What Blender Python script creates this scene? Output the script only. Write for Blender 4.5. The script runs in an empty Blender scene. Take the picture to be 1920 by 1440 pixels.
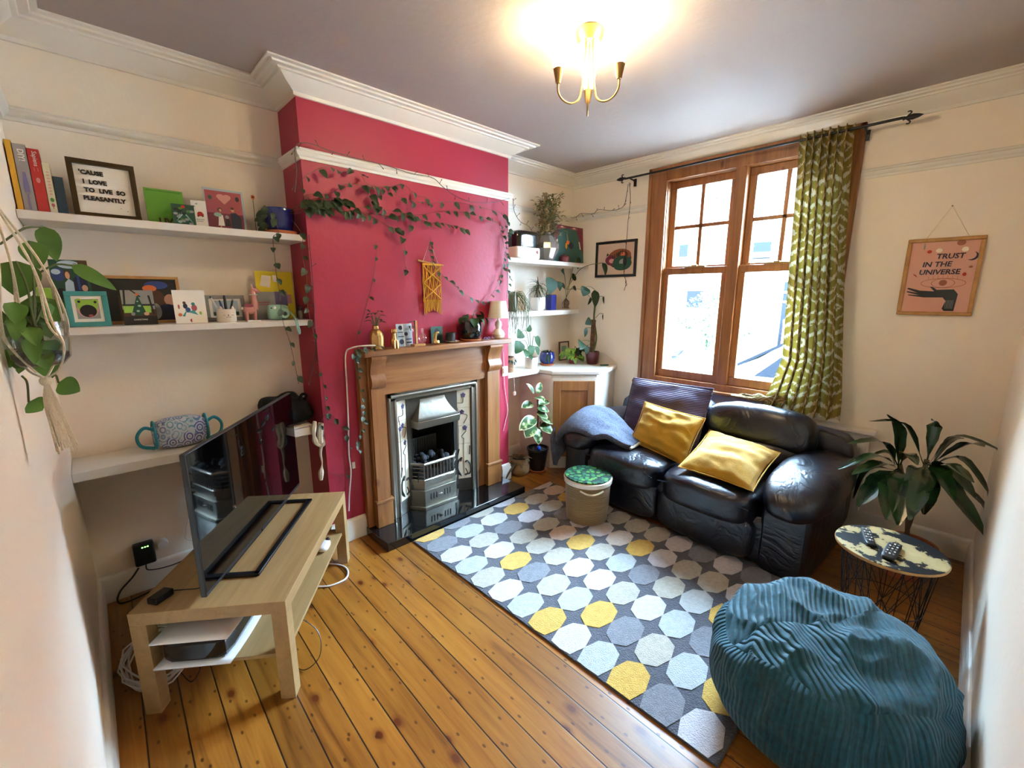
import bpy, math, random
from math import sin, cos, pi, radians
from mathutils import Vector, Matrix, noise
random.seed(7)
SC = bpy.context.scene
COL = SC.collection

# ---------------------------------------------------------------- camera
CAM = Vector((.1415, -2.874, 1.549)); YAW, PIT, ROL, FPX = radians(-43.87), radians(-11.405), radians(.08), 822.0
cf = Vector((cos(PIT)*-sin(YAW), cos(PIT)*cos(YAW), sin(PIT)))
cr0 = Vector((cos(YAW), sin(YAW), 0)); cu0 = cr0.cross(cf)
cr = cr0*cos(ROL)+cu0*sin(ROL); cu = cu0*cos(ROL)-cr0*sin(ROL)
cd = bpy.data.cameras.new('camera'); cd.sensor_width = 36; cd.lens = FPX/1920*36; cd.clip_start = .02; cd.clip_end = 200
cam = bpy.data.objects.new('camera', cd); COL.objects.link(cam)
m = Matrix((cr, cu, -cf)).transposed().to_4x4(); m.translation = CAM; cam.matrix_world = m
SC.camera = cam

def at(ax, v, px, py):
    """the point of the plane ax = v that the photograph shows at pixel px, py"""
    d = cf+cr*((px-960)/FPX)-cu*((py-720)/FPX); i = 'xyz'.index(ax)
    return CAM+d*((v-CAM[i])/d[i])

# ---------------------------------------------------------------- world, sun, lights, exposure
W = bpy.data.worlds.new('sky'); SC.world = W; W.use_nodes = True
bg = W.node_tree.nodes['Background']; bg.inputs[0].default_value = (.50, .74, 1.0, 1); bg.inputs[1].default_value = 36.0
sd = bpy.data.lights.new('sun', 'SUN'); sd.energy = 4; sd.angle = radians(2); sd.color = (1, .93, .82)
sun = bpy.data.objects.new('sun', sd); COL.objects.link(sun); sun.rotation_euler = Vector((-.75, -.45, .75)).to_track_quat('Z', 'Y').to_euler()
pl = bpy.data.lights.new('window_portal', 'AREA'); pl.shape = 'RECTANGLE'; pl.size = 1.4; pl.size_y = 1.7; pl.cycles.is_portal = True
po = bpy.data.objects.new('window_portal', pl); COL.objects.link(po); po.location = (3.95, -1.55, 1.7); po.rotation_euler = (0, radians(90), 0)
SC.view_settings.view_transform = 'Standard'; SC.view_settings.look = 'None'; SC.view_settings.exposure = 3.0; SC.view_settings.gamma = 1
SC.view_settings.use_curve_mapping = False
SC.cycles.use_denoising = True
SC.cycles.max_bounces = 8; SC.cycles.diffuse_bounces = 5; SC.cycles.use_adaptive_sampling = True; SC.cycles.adaptive_threshold = .025; SC.cycles.transparent_max_bounces = 12
SC.cycles.sample_clamp_indirect = 0; SC.cycles.caustics_reflective = False; SC.cycles.caustics_refractive = False

# ---------------------------------------------------------------- materials
def hx(h, a=1):
    c = [int(h[i:i+2], 16)/255 for i in (0, 2, 4)]
    return tuple(((x+.055)/1.055)**2.4 if x > .04045 else x/12.92 for x in c)+(a,)
def nd(nt, t, ins=None, **pr):
    n = nt.nodes.new(t)
    for k, v in pr.items(): setattr(n, k, v)
    for k, v in (ins or {}).items():
        if hasattr(v, 'links'): nt.links.new(v, n.inputs[k])
        else: n.inputs[k].default_value = v
    return n
def base_mat(name):
    mt = bpy.data.materials.new(name); mt.use_nodes = True; nt = mt.node_tree
    return mt, nt, nt.nodes['Principled BSDF']
def mth(nt, op, a, b=None):
    n = nt.nodes.new('ShaderNodeMath'); n.operation = op
    for i, v in enumerate((a, b)):
        if v is None: continue
        if hasattr(v, 'links'): nt.links.new(v, n.inputs[i])
        else: n.inputs[i].default_value = v
    return n.outputs[0]
def mixc(nt, f, a, b):
    n = nt.nodes.new('ShaderNodeMix'); n.data_type = 'RGBA'
    for k, v in ((0, f), (6, a), (7, b)):
        if hasattr(v, 'links'): nt.links.new(v, n.inputs[k])
        else: n.inputs[k].default_value = v
    return n.outputs[2]
def ramp(nt, f, *st, mode='LINEAR'):
    n = nt.nodes.new('ShaderNodeValToRGB'); nt.links.new(f, n.inputs[0]); n.color_ramp.interpolation = mode
    e = n.color_ramp.elements
    e[0].position, e[0].color = st[0]; e[1].position, e[1].color = st[-1]
    for p, c in st[1:-1]:
        x = e.new(p); x.color = c
    return n.outputs[0]
G = lambda v: (v, v, v, 1)
def mat(name, c, rough=.5, metal=0, c2=None, vs=6, bump=0, bs=60, spec=.5, coat=0, sub=0, trans=0, emit=0, det=4, stretch=(1, 1, 1), sheen=0):
    mt, nt, b = base_mat(name)
    c = hx(c) if isinstance(c, str) else c
    b.inputs['Base Color'].default_value = c; b.inputs['Roughness'].default_value = rough; b.inputs['Metallic'].default_value = metal
    b.inputs['Specular IOR Level'].default_value = spec; b.inputs['Coat Weight'].default_value = coat; b.inputs['Coat Roughness'].default_value = .12
    b.inputs['Transmission Weight'].default_value = trans; b.inputs['Sheen Weight'].default_value = sheen
    if emit: b.inputs['Emission Color'].default_value = c; b.inputs['Emission Strength'].default_value = emit
    if c2 or bump:
        tc = nd(nt, 'ShaderNodeTexCoord'); mp = nd(nt, 'ShaderNodeMapping', {0: tc.outputs['Object'], 3: stretch})
    if c2:
        n = nd(nt, 'ShaderNodeTexNoise', {0: mp.outputs[0], 'Scale': vs, 'Detail': det})
        nt.links.new(ramp(nt, n.outputs[0], (.35, c), (.65, hx(c2))), b.inputs['Base Color'])
    if bump:
        n = nd(nt, 'ShaderNodeTexNoise', {0: mp.outputs[0], 'Scale': bs, 'Detail': 3})
        bm = nd(nt, 'ShaderNodeBump', {'Height': n.outputs[0], 'Strength': bump, 'Distance': .01}); nt.links.new(bm.outputs[0], b.inputs['Normal'])
    return mt
def wood(name, c1, c2, knot='5a2a10', axis=0, rough=.42, gs=1.0, knots=True, coat=.15):
    mt, nt, b = base_mat(name); tc = nd(nt, 'ShaderNodeTexCoord')
    s = [7*gs]*3; s[axis] = .55*gs
    mp = nd(nt, 'ShaderNodeMapping', {0: tc.outputs['Object'], 3: tuple(s)})
    n = nd(nt, 'ShaderNodeTexNoise', {0: mp.outputs[0], 'Scale': 2.2, 'Detail': 5, 'Roughness': .6, 'Distortion': .6})
    fine = [90*gs]*3; fine[axis] = 2.5*gs
    mp2 = nd(nt, 'ShaderNodeMapping', {0: tc.outputs['Object'], 3: tuple(fine)})
    n2 = nd(nt, 'ShaderNodeTexNoise', {0: mp2.outputs[0], 'Scale': 1.3, 'Detail': 2})
    f = mth(nt, 'ADD', mth(nt, 'MULTIPLY', n.outputs[0], .75), mth(nt, 'MULTIPLY', n2.outputs[0], .25))
    col = ramp(nt, f, (.36, hx(c2)), (.62, hx(c1)))
    if knots:
        ks = [5.5]*3; ks[axis] = 2.4
        mp3 = nd(nt, 'ShaderNodeMapping', {0: tc.outputs['Object'], 3: tuple(ks)})
        v = nd(nt, 'ShaderNodeTexVoronoi', {0: mp3.outputs[0], 'Scale': 1.0, 'Randomness': 1.0})
        k = ramp(nt, v.outputs['Distance'], (.035, G(1)), (.10, G(0)))
        col = mixc(nt, k, col, hx(knot))
    nt.links.new(col, b.inputs['Base Color']); b.inputs['Roughness'].default_value = rough; b.inputs['Coat Weight'].default_value = coat; b.inputs['Coat Roughness'].default_value = .25
    return mt
def glassy(name, tint=(1, 1, 1, 1), gl=.06, rough=.02):
    mt, nt, b = base_mat(name); nt.nodes.remove(b); o = nt.nodes['Material Output']
    t = nd(nt, 'ShaderNodeBsdfTransparent', {0: tint}); g = nd(nt, 'ShaderNodeBsdfGlossy', {0: (1, 1, 1, 1), 'Roughness': rough})
    lw = nd(nt, 'ShaderNodeLayerWeight', {0: .3}); f = mth(nt, 'ADD', mth(nt, 'MULTIPLY', lw.outputs[1], .5), gl)
    x = nd(nt, 'ShaderNodeMixShader', {0: f, 1: t.outputs[0], 2: g.outputs[0]}); nt.links.new(x.outputs[0], o.inputs[0])
    return mt

def floor_material():
    mt, nt, b = base_mat('pine floorboards'); tc = nd(nt, 'ShaderNodeTexCoord')
    s = nd(nt, 'ShaderNodeSeparateXYZ', {0: tc.outputs['Object']})
    xx = mth(nt, 'DIVIDE', mth(nt, 'ADD', mth(nt, 'MULTIPLY', s.outputs[1], -.02), s.outputs[0]), .1125)
    ix = mth(nt, 'FLOOR', xx); fx = mth(nt, 'FRACT', xx)
    wn = nd(nt, 'ShaderNodeTexWhiteNoise', {'W': ix}, noise_dimensions='1D')
    off = nd(nt, 'ShaderNodeCombineXYZ', {0: mth(nt, 'MULTIPLY', wn.outputs[0], 31.0), 1: mth(nt, 'MULTIPLY', wn.outputs[0], 17.0), 2: 0.0})
    ad = nd(nt, 'ShaderNodeVectorMath', {0: tc.outputs['Object'], 1: off.outputs[0]}, operation='ADD')
    mp = nd(nt, 'ShaderNodeMapping', {0: ad.outputs[0], 3: (11, .8, 1)})
    n = nd(nt, 'ShaderNodeTexNoise', {0: mp.outputs[0], 'Scale': 1.4, 'Detail': 5, 'Roughness': .55, 'Distortion': 1.6})
    mp2 = nd(nt, 'ShaderNodeMapping', {0: ad.outputs[0], 3: (120, 4, 1)})
    n2 = nd(nt, 'ShaderNodeTexNoise', {0: mp2.outputs[0], 'Scale': 1.2, 'Detail': 2})
    f = mth(nt, 'ADD', mth(nt, 'MULTIPLY', n.outputs[0], .8), mth(nt, 'MULTIPLY', n2.outputs[0], .2))
    col = ramp(nt, f, (.30, hx('663810')), (.47, hx('8e581c')), (.68, hx('a26c28')))
    tint = mth(nt, 'ADD', mth(nt, 'MULTIPLY', wn.outputs[0], .5), .72)
    hs = nd(nt, 'ShaderNodeHueSaturation', {'Color': col, 'Value': tint, 'Saturation': 1.0}); col = hs.outputs[0]
    kv = nd(nt, 'ShaderNodeTexVoronoi', {0: nd(nt, 'ShaderNodeMapping', {0: ad.outputs[0], 3: (5.2, 3.1, 1)}).outputs[0], 'Scale': 1.0}, voronoi_dimensions='2D')
    col = mixc(nt, mth(nt, 'MULTIPLY', ramp(nt, kv.outputs['Distance'], (.045, G(1)), (.07, G(.5)), (.14, G(0))), mth(nt, 'GREATER_THAN', kv.outputs['Color'], .48)), col, hx('5a2408'))
    kv2 = nd(nt, 'ShaderNodeTexVoronoi', {0: nd(nt, 'ShaderNodeMapping', {0: ad.outputs[0], 3: (14, 7.5, 1)}).outputs[0], 'Scale': 1.0}, voronoi_dimensions='2D')
    col = mixc(nt, ramp(nt, kv2.outputs['Distance'], (.045, G(.85)), (.08, G(0))), col, hx('4a1f0a'))
    e = mth(nt, 'MINIMUM', fx, mth(nt, 'SUBTRACT', 1.0, fx))
    gap = ramp(nt, e, (.014, G(1)), (.028, G(0)))
    col = mixc(nt, gap, col, hx('241005'))
    nt.links.new(col, b.inputs['Base Color']); b.inputs['Roughness'].default_value = .33
    b.inputs['Coat Weight'].default_value = .25; b.inputs['Coat Roughness'].default_value = .3
    bm = nd(nt, 'ShaderNodeBump', {'Height': mth(nt, 'SUBTRACT', mth(nt, 'MULTIPLY', n2.outputs[0], .08), gap), 'Strength': .5, 'Distance': .004}); nt.links.new(bm.outputs[0], b.inputs['Normal'])
    return mt
def wall_paint(name, c, rough=.7):
    return mat(name, c, rough, bump=.12, bs=35, spec=.3)

M = {}
M['floor'] = floor_material()
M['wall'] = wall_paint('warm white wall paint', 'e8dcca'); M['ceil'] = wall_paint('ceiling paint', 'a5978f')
M['pink'] = wall_paint('raspberry pink wall paint', 'a02d42', .45); M['trim'] = mat('white gloss woodwork', 'dcd5c8', .35)
M['shelf'] = mat('white shelf paint', 'd6cfc4', .45)
M['pine'] = wood('varnished pine', 'a26c3c', '7c4c26', axis=2); M['pineY'] = wood('varnished pine along y', 'a26c3c', '7c4c26', axis=1)
M['pineX'] = wood('waxed pine mantel', '9a683a', '7c4c24', axis=0); M['pineZ'] = wood('waxed pine upright', '9a683a', '7c4c24', axis=2)
M['oak'] = wood('pale oak effect', 'a98a5c', '96774a', axis=0, knots=False, rough=.5, coat=0)
M['oakdoor'] = wood('old pine door', 'a06c38', '84522a', axis=2)
M['lightwood'] = mat('light wood', 'b98a4e', .5, c2='a87a40', vs=20)
M['granite'] = mat('polished black granite', '050606', .04, c2='101214', vs=160, coat=.6)
M['iron'] = mat('polished cast iron', '8f8a7e', .34, .9, bump=.15, bs=30); M['irondark'] = mat('dark cast iron', '55524c', .42, .85, bump=.2, bs=40)
M['soot'] = mat('soot black firebox', '0a0a0b', .9); M['tile'] = mat('cream glazed tile', 'ddd8c2', .18, coat=.6)
M['black'] = mat('black plastic', '0c0d0e', .4); M['blackgloss'] = mat('gloss black screen', '020203', .03, coat=.3); M['darkgrey'] = mat('dark grey plastic', '24282b', .4)
M['white'] = mat('white plastic', 'e4e4e2', .35); M['paper'] = mat('white card', 'e6e0d4', .6); M['cream'] = mat('cream ceramic', 'ddd3c4', .3, coat=.4)
M['wire'] = mat('black wire', '0a0a0a', .4); M['brass'] = mat('brushed brass nickel', '9c7c4c', .5, .9)
M['leaf'] = mat('mid green leaf', '2a4a1a', .6, c2='203a14', vs=30, spec=.3); M['dleaf'] = mat('dark green leaf', '172d16', .6, c2='1f371b', vs=25, spec=.3)
M['bleaf'] = mat('bright pothos leaf', '55802a', .45, c2='41691e', vs=14); M['stem'] = mat('green stem', '4c5c2a', .5); M['bstem'] = mat('brown stem', '5a4428', .6)
M['soil'] = mat('potting soil', '1d140d', .95, bump=.8, bs=90); M['terra'] = mat('terracotta', 'b0623a', .7)
M['blueglaze'] = mat('cobalt blue glaze', '0a1f74', .1, coat=.8); M['blackglaze'] = mat('black green glaze', '0b1412', .08, coat=.8)
M['rope'] = mat('cotton rope', 'd8cdb4', .85, bump=.5, bs=200); M['glass'] = glassy('clear glass'); M['pane'] = glassy('window glass', (.97, .99, 1, 1), .03)
M['gold'] = mat('gold lustre', 'caa468', .25, .8); M['ink'] = mat('black ink', '16130f', .6)
for k, c in dict(red='b0221f', yellow='d8a41f', green='3f7a1e', teal='3c8a86', blue='2a3f7a', pinkp='cc8f88', orange='c8642a', navy='171f3c', brown='4a2c18', skin='c99678', grey='8c8c88', lilac='7a6f96', sky='a9bcc8', dark='191c1a', mint='8fb7a4', pale='e8dcc8', lemon='e0c81e', wine='6e1f33', forest='1c4a34', rose='a04a52', lgreen='8bb43c').items():
    M[k] = mat(k+' colour', c, .55)

# ---------------------------------------------------------------- mesh builder
class MB:
    def __init__(s, T=None): s.V, s.F, s.Mi, s.UV, s.T, s.mi = [], [], [], [], T or Matrix(), 0
    def add(s, vs, fs, uvs=None):
        b = len(s.V); s.V += [s.T @ Vector(v) for v in vs]
        for k, f in enumerate(fs):
            s.F.append([b+i for i in f]); s.Mi.append(s.mi); s.UV.append(uvs[k] if uvs else None)
        return s
    def box(s, lo, hi, R=None):
        v = [(x, y, z) for x in (lo[0], hi[0]) for y in (lo[1], hi[1]) for z in (lo[2], hi[2])]
        if R is not None: v = [R @ Vector(p) for p in v]
        return s.add(v, [(0, 1, 3, 2), (4, 6, 7, 5), (0, 4, 5, 1), (2, 3, 7, 6), (0, 2, 6, 4), (1, 5, 7, 3)])
    def prism(s, poly, a, b, ax='z'):
        f = {'z': lambda p, t: (p[0], p[1], t), 'y': lambda p, t: (p[0], t, p[1]), 'x': lambda p, t: (t, p[0], p[1])}[ax]
        n = len(poly); v = [f(p, a) for p in poly]+[f(p, b) for p in poly]
        return s.add(v, [list(range(n))[::-1], list(range(n, 2*n))]+[(i, (i+1) % n, n+(i+1) % n, n+i) for i in range(n)])
    def rings(s, R, close=False, caps=True, uv=False):
        n = len(R[0]); v = [p for r in R for p in r]; k = len(R); fs = []; uvs = []
        for i in range(k if close else k-1):
            for j in range(n):
                a, b = i*n+j, i*n+(j+1) % n; c, d = ((i+1) % k)*n+(j+1) % n, ((i+1) % k)*n+j
                fs.append((a, b, c, d)); uvs.append([(j/n, i/k), ((j+1)/n, i/k), ((j+1)/n, (i+1)/k), (j/n, (i+1)/k)])
        if caps and not close:
            fs += [list(range(n))[::-1], list(range((k-1)*n, k*n))]; uvs += [[(0, 0)]*n]*2
        return s.add(v, fs, uvs if uv else None)
    def lathe(s, prof, c=(0, 0, 0), n=28, caps=True, wob=None):
        c = Vector(c); R = []
        for r, z in prof:
            R.append([c+Vector((r*cos(2*pi*j/n)*(wob(j/n, z) if wob else 1), r*sin(2*pi*j/n)*(wob(j/n, z) if wob else 1), z)) for j in range(n)])
        return s.rings(R, caps=caps, uv=True)
    def tube(s, P, r, n=6, close=False):
        P = [Vector(p) for p in P]; k = len(P); R = []; up = None
        for i, p in enumerate(P):
            a, b = (P[(i-1) % k], P[(i+1) % k]) if close else (P[max(i-1, 0)], P[min(i+1, k-1)])
            t = (b-a).normalized() if (b-a).length > 1e-9 else Vector((0, 0, 1))
            if up is None: up = t.orthogonal().normalized()
            up = (up-t*up.dot(t)); up = up.normalized() if up.length > 1e-6 else t.orthogonal().normalized()
            w = t.cross(up); rr = r[i] if isinstance(r, (list, tuple)) else r
            R.append([p+(up*cos(2*pi*j/n)+w*sin(2*pi*j/n))*rr for j in range(n)])
        return s.rings(R, close)
    def grid(s, fn, nu, nv):
        v = [fn(i/nu, j/nv) for j in range(nv+1) for i in range(nu+1)]; fs = []; uvs = []
        for j in range(nv):
            for i in range(nu):
                a = j*(nu+1)+i; fs.append((a, a+1, a+nu+2, a+nu+1)); uvs.append([(i/nu, j/nv), ((i+1)/nu, j/nv), ((i+1)/nu, (j+1)/nv), (i/nu, (j+1)/nv)])
        return s.add(v, fs, uvs)
    def ball(s, c, r, n=10, m=8):
        c = Vector(c); r = Vector(r) if hasattr(r, '__len__') else Vector((r, r, r))
        R = [[c+Vector((r.x*cos(2*pi*j/n)*sin(pi*i/m), r.y*sin(2*pi*j/n)*sin(pi*i/m), -r.z*cos(pi*i/m))) for j in range(n)] for i in range(1, m)]
        R = [[c-Vector((0, 0, r.z))+(R[0][j]-c)*.001 for j in range(n)]]+R+[[c+Vector((0, 0, r.z))+(R[-1][j]-c)*.001 for j in range(n)]]
        return s.rings(R, caps=False)
    def puff(s, c, h, e=4, n=12, f=None, R=None):
        """rounded cushion block: superellipsoid with half sizes h"""
        c = Vector(c)
        for ax in range(3):
            for sg in (-1, 1):
                v = []
                for j in range(n+1):
                    for i in range(n+1):
                        a, b = -1+2*i/n, -1+2*j/n; p = [0, 0, 0]; p[ax] = sg; p[(ax+1) % 3] = a*sg; p[(ax+2) % 3] = b
                        L = (abs(p[0])**e+abs(p[1])**e+abs(p[2])**e)**(1/e); q = Vector((p[0]/L*h[0], p[1]/L*h[1], p[2]/L*h[2]))
                        if f: q = f(q)
                        v.append(c+(R @ q if R is not None else q))
                s.add(v, [(j*(n+1)+i, j*(n+1)+i+1, (j+1)*(n+1)+i+1, (j+1)*(n+1)+i) for j in range(n) for i in range(n)])
        s.weld = True
        return s
    def leaf(s, base, d, L, W, droop=.4, kind='heart', fold=.25, up=(0, 0, 1), na=6):
        d = Vector(d).normalized(); up = Vector(up); side = d.cross(up)
        if side.length < .1: side = d.cross(Vector((1, .3, 0)))
        side.normalize(); nn = side.cross(d).normalized(); p = Vector(base); v = []; st = L/na
        for i in range(na+1):
            t = i/na
            if kind == 'heart': w = W*.5*(sin(pi*min(1, t**.62))**.8 if 0 < t < 1 else 0)*(1.0)
            elif kind == 'lance': w = W*.5*(sin(pi*t**.8)**.7 if 0 < t < 1 else .0)
            else: w = W*.5*(1-t)**.5*min(1, .35+t*3)
            if i == 0: w = W*.06
            for q in (-1, -.5, 0, .5, 1):
                v.append(p+side*(w*q)+nn*(abs(q)*w*fold))
            d2 = (d-nn*(droop/na*1.6)).normalized(); nn = side.cross(d2).normalized(); d = d2; p = p+d*st
        return s.add(v, [(i*5+k, i*5+k+1, (i+1)*5+k+1, (i+1)*5+k) for i in range(na) for k in range(4)])
    def build(s, name, mats=None, parent=None, origin=None, smooth=True, bevel=0, sub=0, angle=38, solid=0):
        me = bpy.data.meshes.new(name)
        if origin is None: origin = Vector((0, 0, 0))
        inv = PM[parent.name].inverted() if parent is not None else Matrix.Translation(-Vector(origin))
        me.from_pydata([inv @ v for v in s.V], [], s.F); me.polygons.foreach_set('material_index', s.Mi)
        if any(s.UV):
            uv = me.uv_layers.new(name='UVMap'); k = 0
            for f, u in zip(s.F, s.UV):
                for j in range(len(f)):
                    if u: uv.data[k].uv = u[j]
                    k += 1
        if getattr(s, 'weld', False):
            import bmesh
            bm = bmesh.new(); bm.from_mesh(me); bmesh.ops.remove_doubles(bm, verts=bm.verts, dist=1e-4); bm.to_mesh(me); bm.free()
        for x in (mats if isinstance(mats, (list, tuple)) else [mats]): me.materials.append(M[x] if isinstance(x, str) else x)
        me.validate()
        if smooth:
            me.shade_smooth(); me.set_sharp_from_angle(angle=radians(angle))
        o = bpy.data.objects.new(name, me); COL.objects.link(o)
        if parent is not None: o.parent = parent; PM[o.name] = PM[parent.name]
        else: o.location = origin; PM[o.name] = Matrix.Translation(Vector(origin))
        if bevel: b = o.modifiers.new('bevel', 'BEVEL'); b.width = bevel; b.segments = 2; b.limit_method = 'ANGLE'; b.angle_limit = radians(40)
        if solid: b = o.modifiers.new('thick', 'SOLIDIFY'); b.thickness = solid; b.offset = 0
        if sub: b = o.modifiers.new('sub', 'SUBSURF'); b.levels = sub; b.render_levels = sub
        return o
PM = {}
def tag(o, label=None, cat=None, group=None, kind=None):
    for k, v in (('label', label), ('category', cat), ('group', group), ('kind', kind)):
        if v: o[k] = v
    return o
def thing(name, label, cat, loc, rz=0, group=None):
    o = bpy.data.objects.new(name, None); COL.objects.link(o); o.location = loc; o.rotation_euler = (0, 0, rz); o.empty_display_size = .05
    PM[o.name] = Matrix.Translation(Vector(loc)) @ Matrix.Rotation(rz, 4, 'Z')
    return tag(o, label, cat, group)
def TR(x, y, z, rz=0, rx=0, ry=0): return Matrix.Translation((x, y, z)) @ Matrix.Rotation(rz, 4, 'Z') @ Matrix.Rotation(rx, 4, 'X') @ Matrix.Rotation(ry, 4, 'Y')
def text(T, s, size, m, parent, name='lettering', align='CENTER', ext=.0006, bold=0, shear=0, sx=1):
    """flat letters in the local x-z plane of T, read from -y"""
    c = bpy.data.curves.new(name, 'FONT'); c.body = s; c.size = size; c.align_x = align; c.extrude = ext; c.offset = bold; c.shear = shear; c.space_line = 1.05; c.resolution_u = 2
    o = bpy.data.objects.new(name, c); me = bpy.data.meshes.new_from_object(o); bpy.data.objects.remove(o)
    mm = MB(T @ Matrix.Rotation(pi/2, 4, 'X') @ Matrix.Scale(sx, 4, (1, 0, 0)))
    mm.add([v.co[:] for v in me.vertices], [list(p.vertices) for p in me.polygons])
    return mm.build(name, m, parent, smooth=False)
def curve(pts, n=8):
    """smooth path through points (Catmull-Rom)"""
    P = [Vector(p) for p in pts]; P = [P[0]*2-P[1]]+P+[P[-1]*2-P[-2]]; o = []
    for i in range(1, len(P)-2):
        for k in range(n):
            t = k/n; a, b, c, d = P[i-1:i+3]
            o.append(.5*((2*b)+(c-a)*t+(2*a-5*b+4*c-d)*t*t+(3*b-a-3*c+d)*t**3))
    o.append(P[-2]); return o
# ================================================================ the room
L, WY, H = 3.72, -3.065, 2.648
B0, B1, BD = 1.073, 2.583, -.29          # chimney breast
def structure(name, mb, m, **k): return tag(mb.build(name, m, **k), kind='structure')
structure('floor', MB().box((-.3, WY-.3, -.08), (L+.3, .3, 0)), 'floor', smooth=False)
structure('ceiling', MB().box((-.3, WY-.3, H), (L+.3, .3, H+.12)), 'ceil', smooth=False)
structure('wall_left', MB().box((-.3, WY-.3, 0), (0, .3, H)), 'wall', smooth=False)
structure('wall_back', MB().box((0, 0, 0), (L, .3, H)), 'wall', smooth=False)
structure('wall_right', MB().box((0, WY-.3, 0), (L, WY, H)), 'wall', smooth=False)
WO = (-2.12, -.98, .845, 2.475)            # window opening y0, y1, z0, z1
mb = MB(); mb.box((L, WY-.3, 0), (L+.3, WO[0], H)).box((L, WO[1], 0), (L+.3, .3, H)).box((L, WO[0], 0), (L+.3, WO[1], WO[2])).box((L, WO[0], WO[3]), (L+.3, WO[1], H))
structure('wall_far', mb, 'wall', smooth=False)
FX0, FX1, FZ = 1.455, 2.215, .94
mb = MB(); mb.box((B0, BD, 0), (FX0, 0, H)).box((FX1, BD, 0), (B1, 0, H)).box((FX0, BD, FZ), (FX1, 0, H))
structure('wall_chimney', mb, 'pink', smooth=False)

def sweep(mb, path, prof, closed=False):
    """moulding: profile (out from wall, z) swept along plan path; the room is on the right of travel"""
    n = len(path); R = []
    for i, p in enumerate(path):
        p = Vector(p); ns = []
        for a, b in ((i-1, i), (i, i+1)):
            if closed: a %= n; b %= n
            if a < 0 or b >= n: continue
            d = (Vector(path[b])-Vector(path[a])).normalized(); ns.append(Vector((d.y, -d.x)))
        if len(ns) == 2: k = ns[0]+ns[1]; k = k/max(.2, k.dot(ns[0]))
        else: k = ns[0]
        R.append([(p.x+k.x*o, p.y+k.y*o, z) for o, z in prof])
    return mb.rings(R, close=closed)
PLAN = [(0, WY), (0, 0), (B0, 0), (B0, BD), (B1, BD), (B1, 0), (L, 0), (L, WY)]
cor = [(0, H-.092), (.014, H-.092), (.014, H-.075), (.03, H-.066), (.06, H-.052), (.088, H-.03), (.092, H-.026), (.108, H-.026), (.112, H-.018), (.142, H-.018), (.146, H-.010), (.168, H-.008), (.168, H), (0, H)]
structure('trim_1', sweep(MB(), PLAN, cor, True), 'trim', angle=20)
rail = [(0, 2.255), (.008, 2.255), (.012, 2.268), (.024, 2.276), (.030, 2.288), (.026, 2.296), (.030, 2.302), (.026, 2.308), (0, 2.308)]
structure('trim_2', sweep(MB(), [(L, -2.27), (L, WY), (0, WY), (0, 0), (B0, 0), (B0, BD), (B1, BD), (B1, 0), (L, 0), (L, -.83)], rail), 'trim')
bb = [(0, 0), (.018, 0), (.018, .105), (.013, .118), (.014, .128), (.006, .142), (0, .145)]
structure('baseboard_left', sweep(MB(), [(0, WY), (0, 0), (B0, 0), (B0, BD), (1.29, BD)], bb), 'trim')
structure('baseboard_back', sweep(MB(), [(2.50, BD), (B1, BD), (B1, 0), (3.02, 0)], bb), 'trim')
structure('baseboard_right', sweep(MB(), [(L, -.60), (L, WY), (0, WY)], bb), 'trim')

# ---------------------------------------------------------------- window
win = thing('window_1', None, None, (L, -1.55, .80)); win['kind'] = 'structure'
x0 = L-.022
mb = MB(); y0, y1, za, zb = -2.266, -.832, .80, 2.578
mb.box((x0, y0, za), (L, -2.12+.01, zb)).box((x0, -.98-.01, za), (L, y1, zb)).box((x0, -2.11, WO[3]-.01), (L, -.99, zb)).box((x0, -2.11, za), (L, -.99, .855))
for a, b in ((y0, y0+.03), (y1-.03, y1)): mb.box((x0-.012, a, za), (x0, b, zb))
mb.box((x0-.012, y0, zb-.03), (x0, y1, zb))
mb.build('casing', 'pine', win, bevel=.003)
mb = MB(); mb.box((L-.015, -1.60, .85), (L+.12, -1.522, WO[3])); mb.build('mullion', 'pine', win, bevel=.003)
mb = MB(); mb.box((L, -2.12, .845), (L+.12, -.98, .857)).box((L, -2.12, WO[3]-.012), (L+.12, -.98, WO[3])).box((L, -2.125, .85), (L+.12, -2.105, 2.47)).box((L, -.995, .85), (L+.12, -.975, 2.47))
mb.build('box_frame', 'pine', win)
mb = MB(); mb.box((3.645, -2.30, .782), (L, -.80, .806)); mb.build('window_sill', 'pineY', win, bevel=.006)
sil = MB(); sil.box((L+.12, -2.2, .80), (4.08, -.9, .84)); sil.build('outer_sill', 'trim', win)
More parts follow.
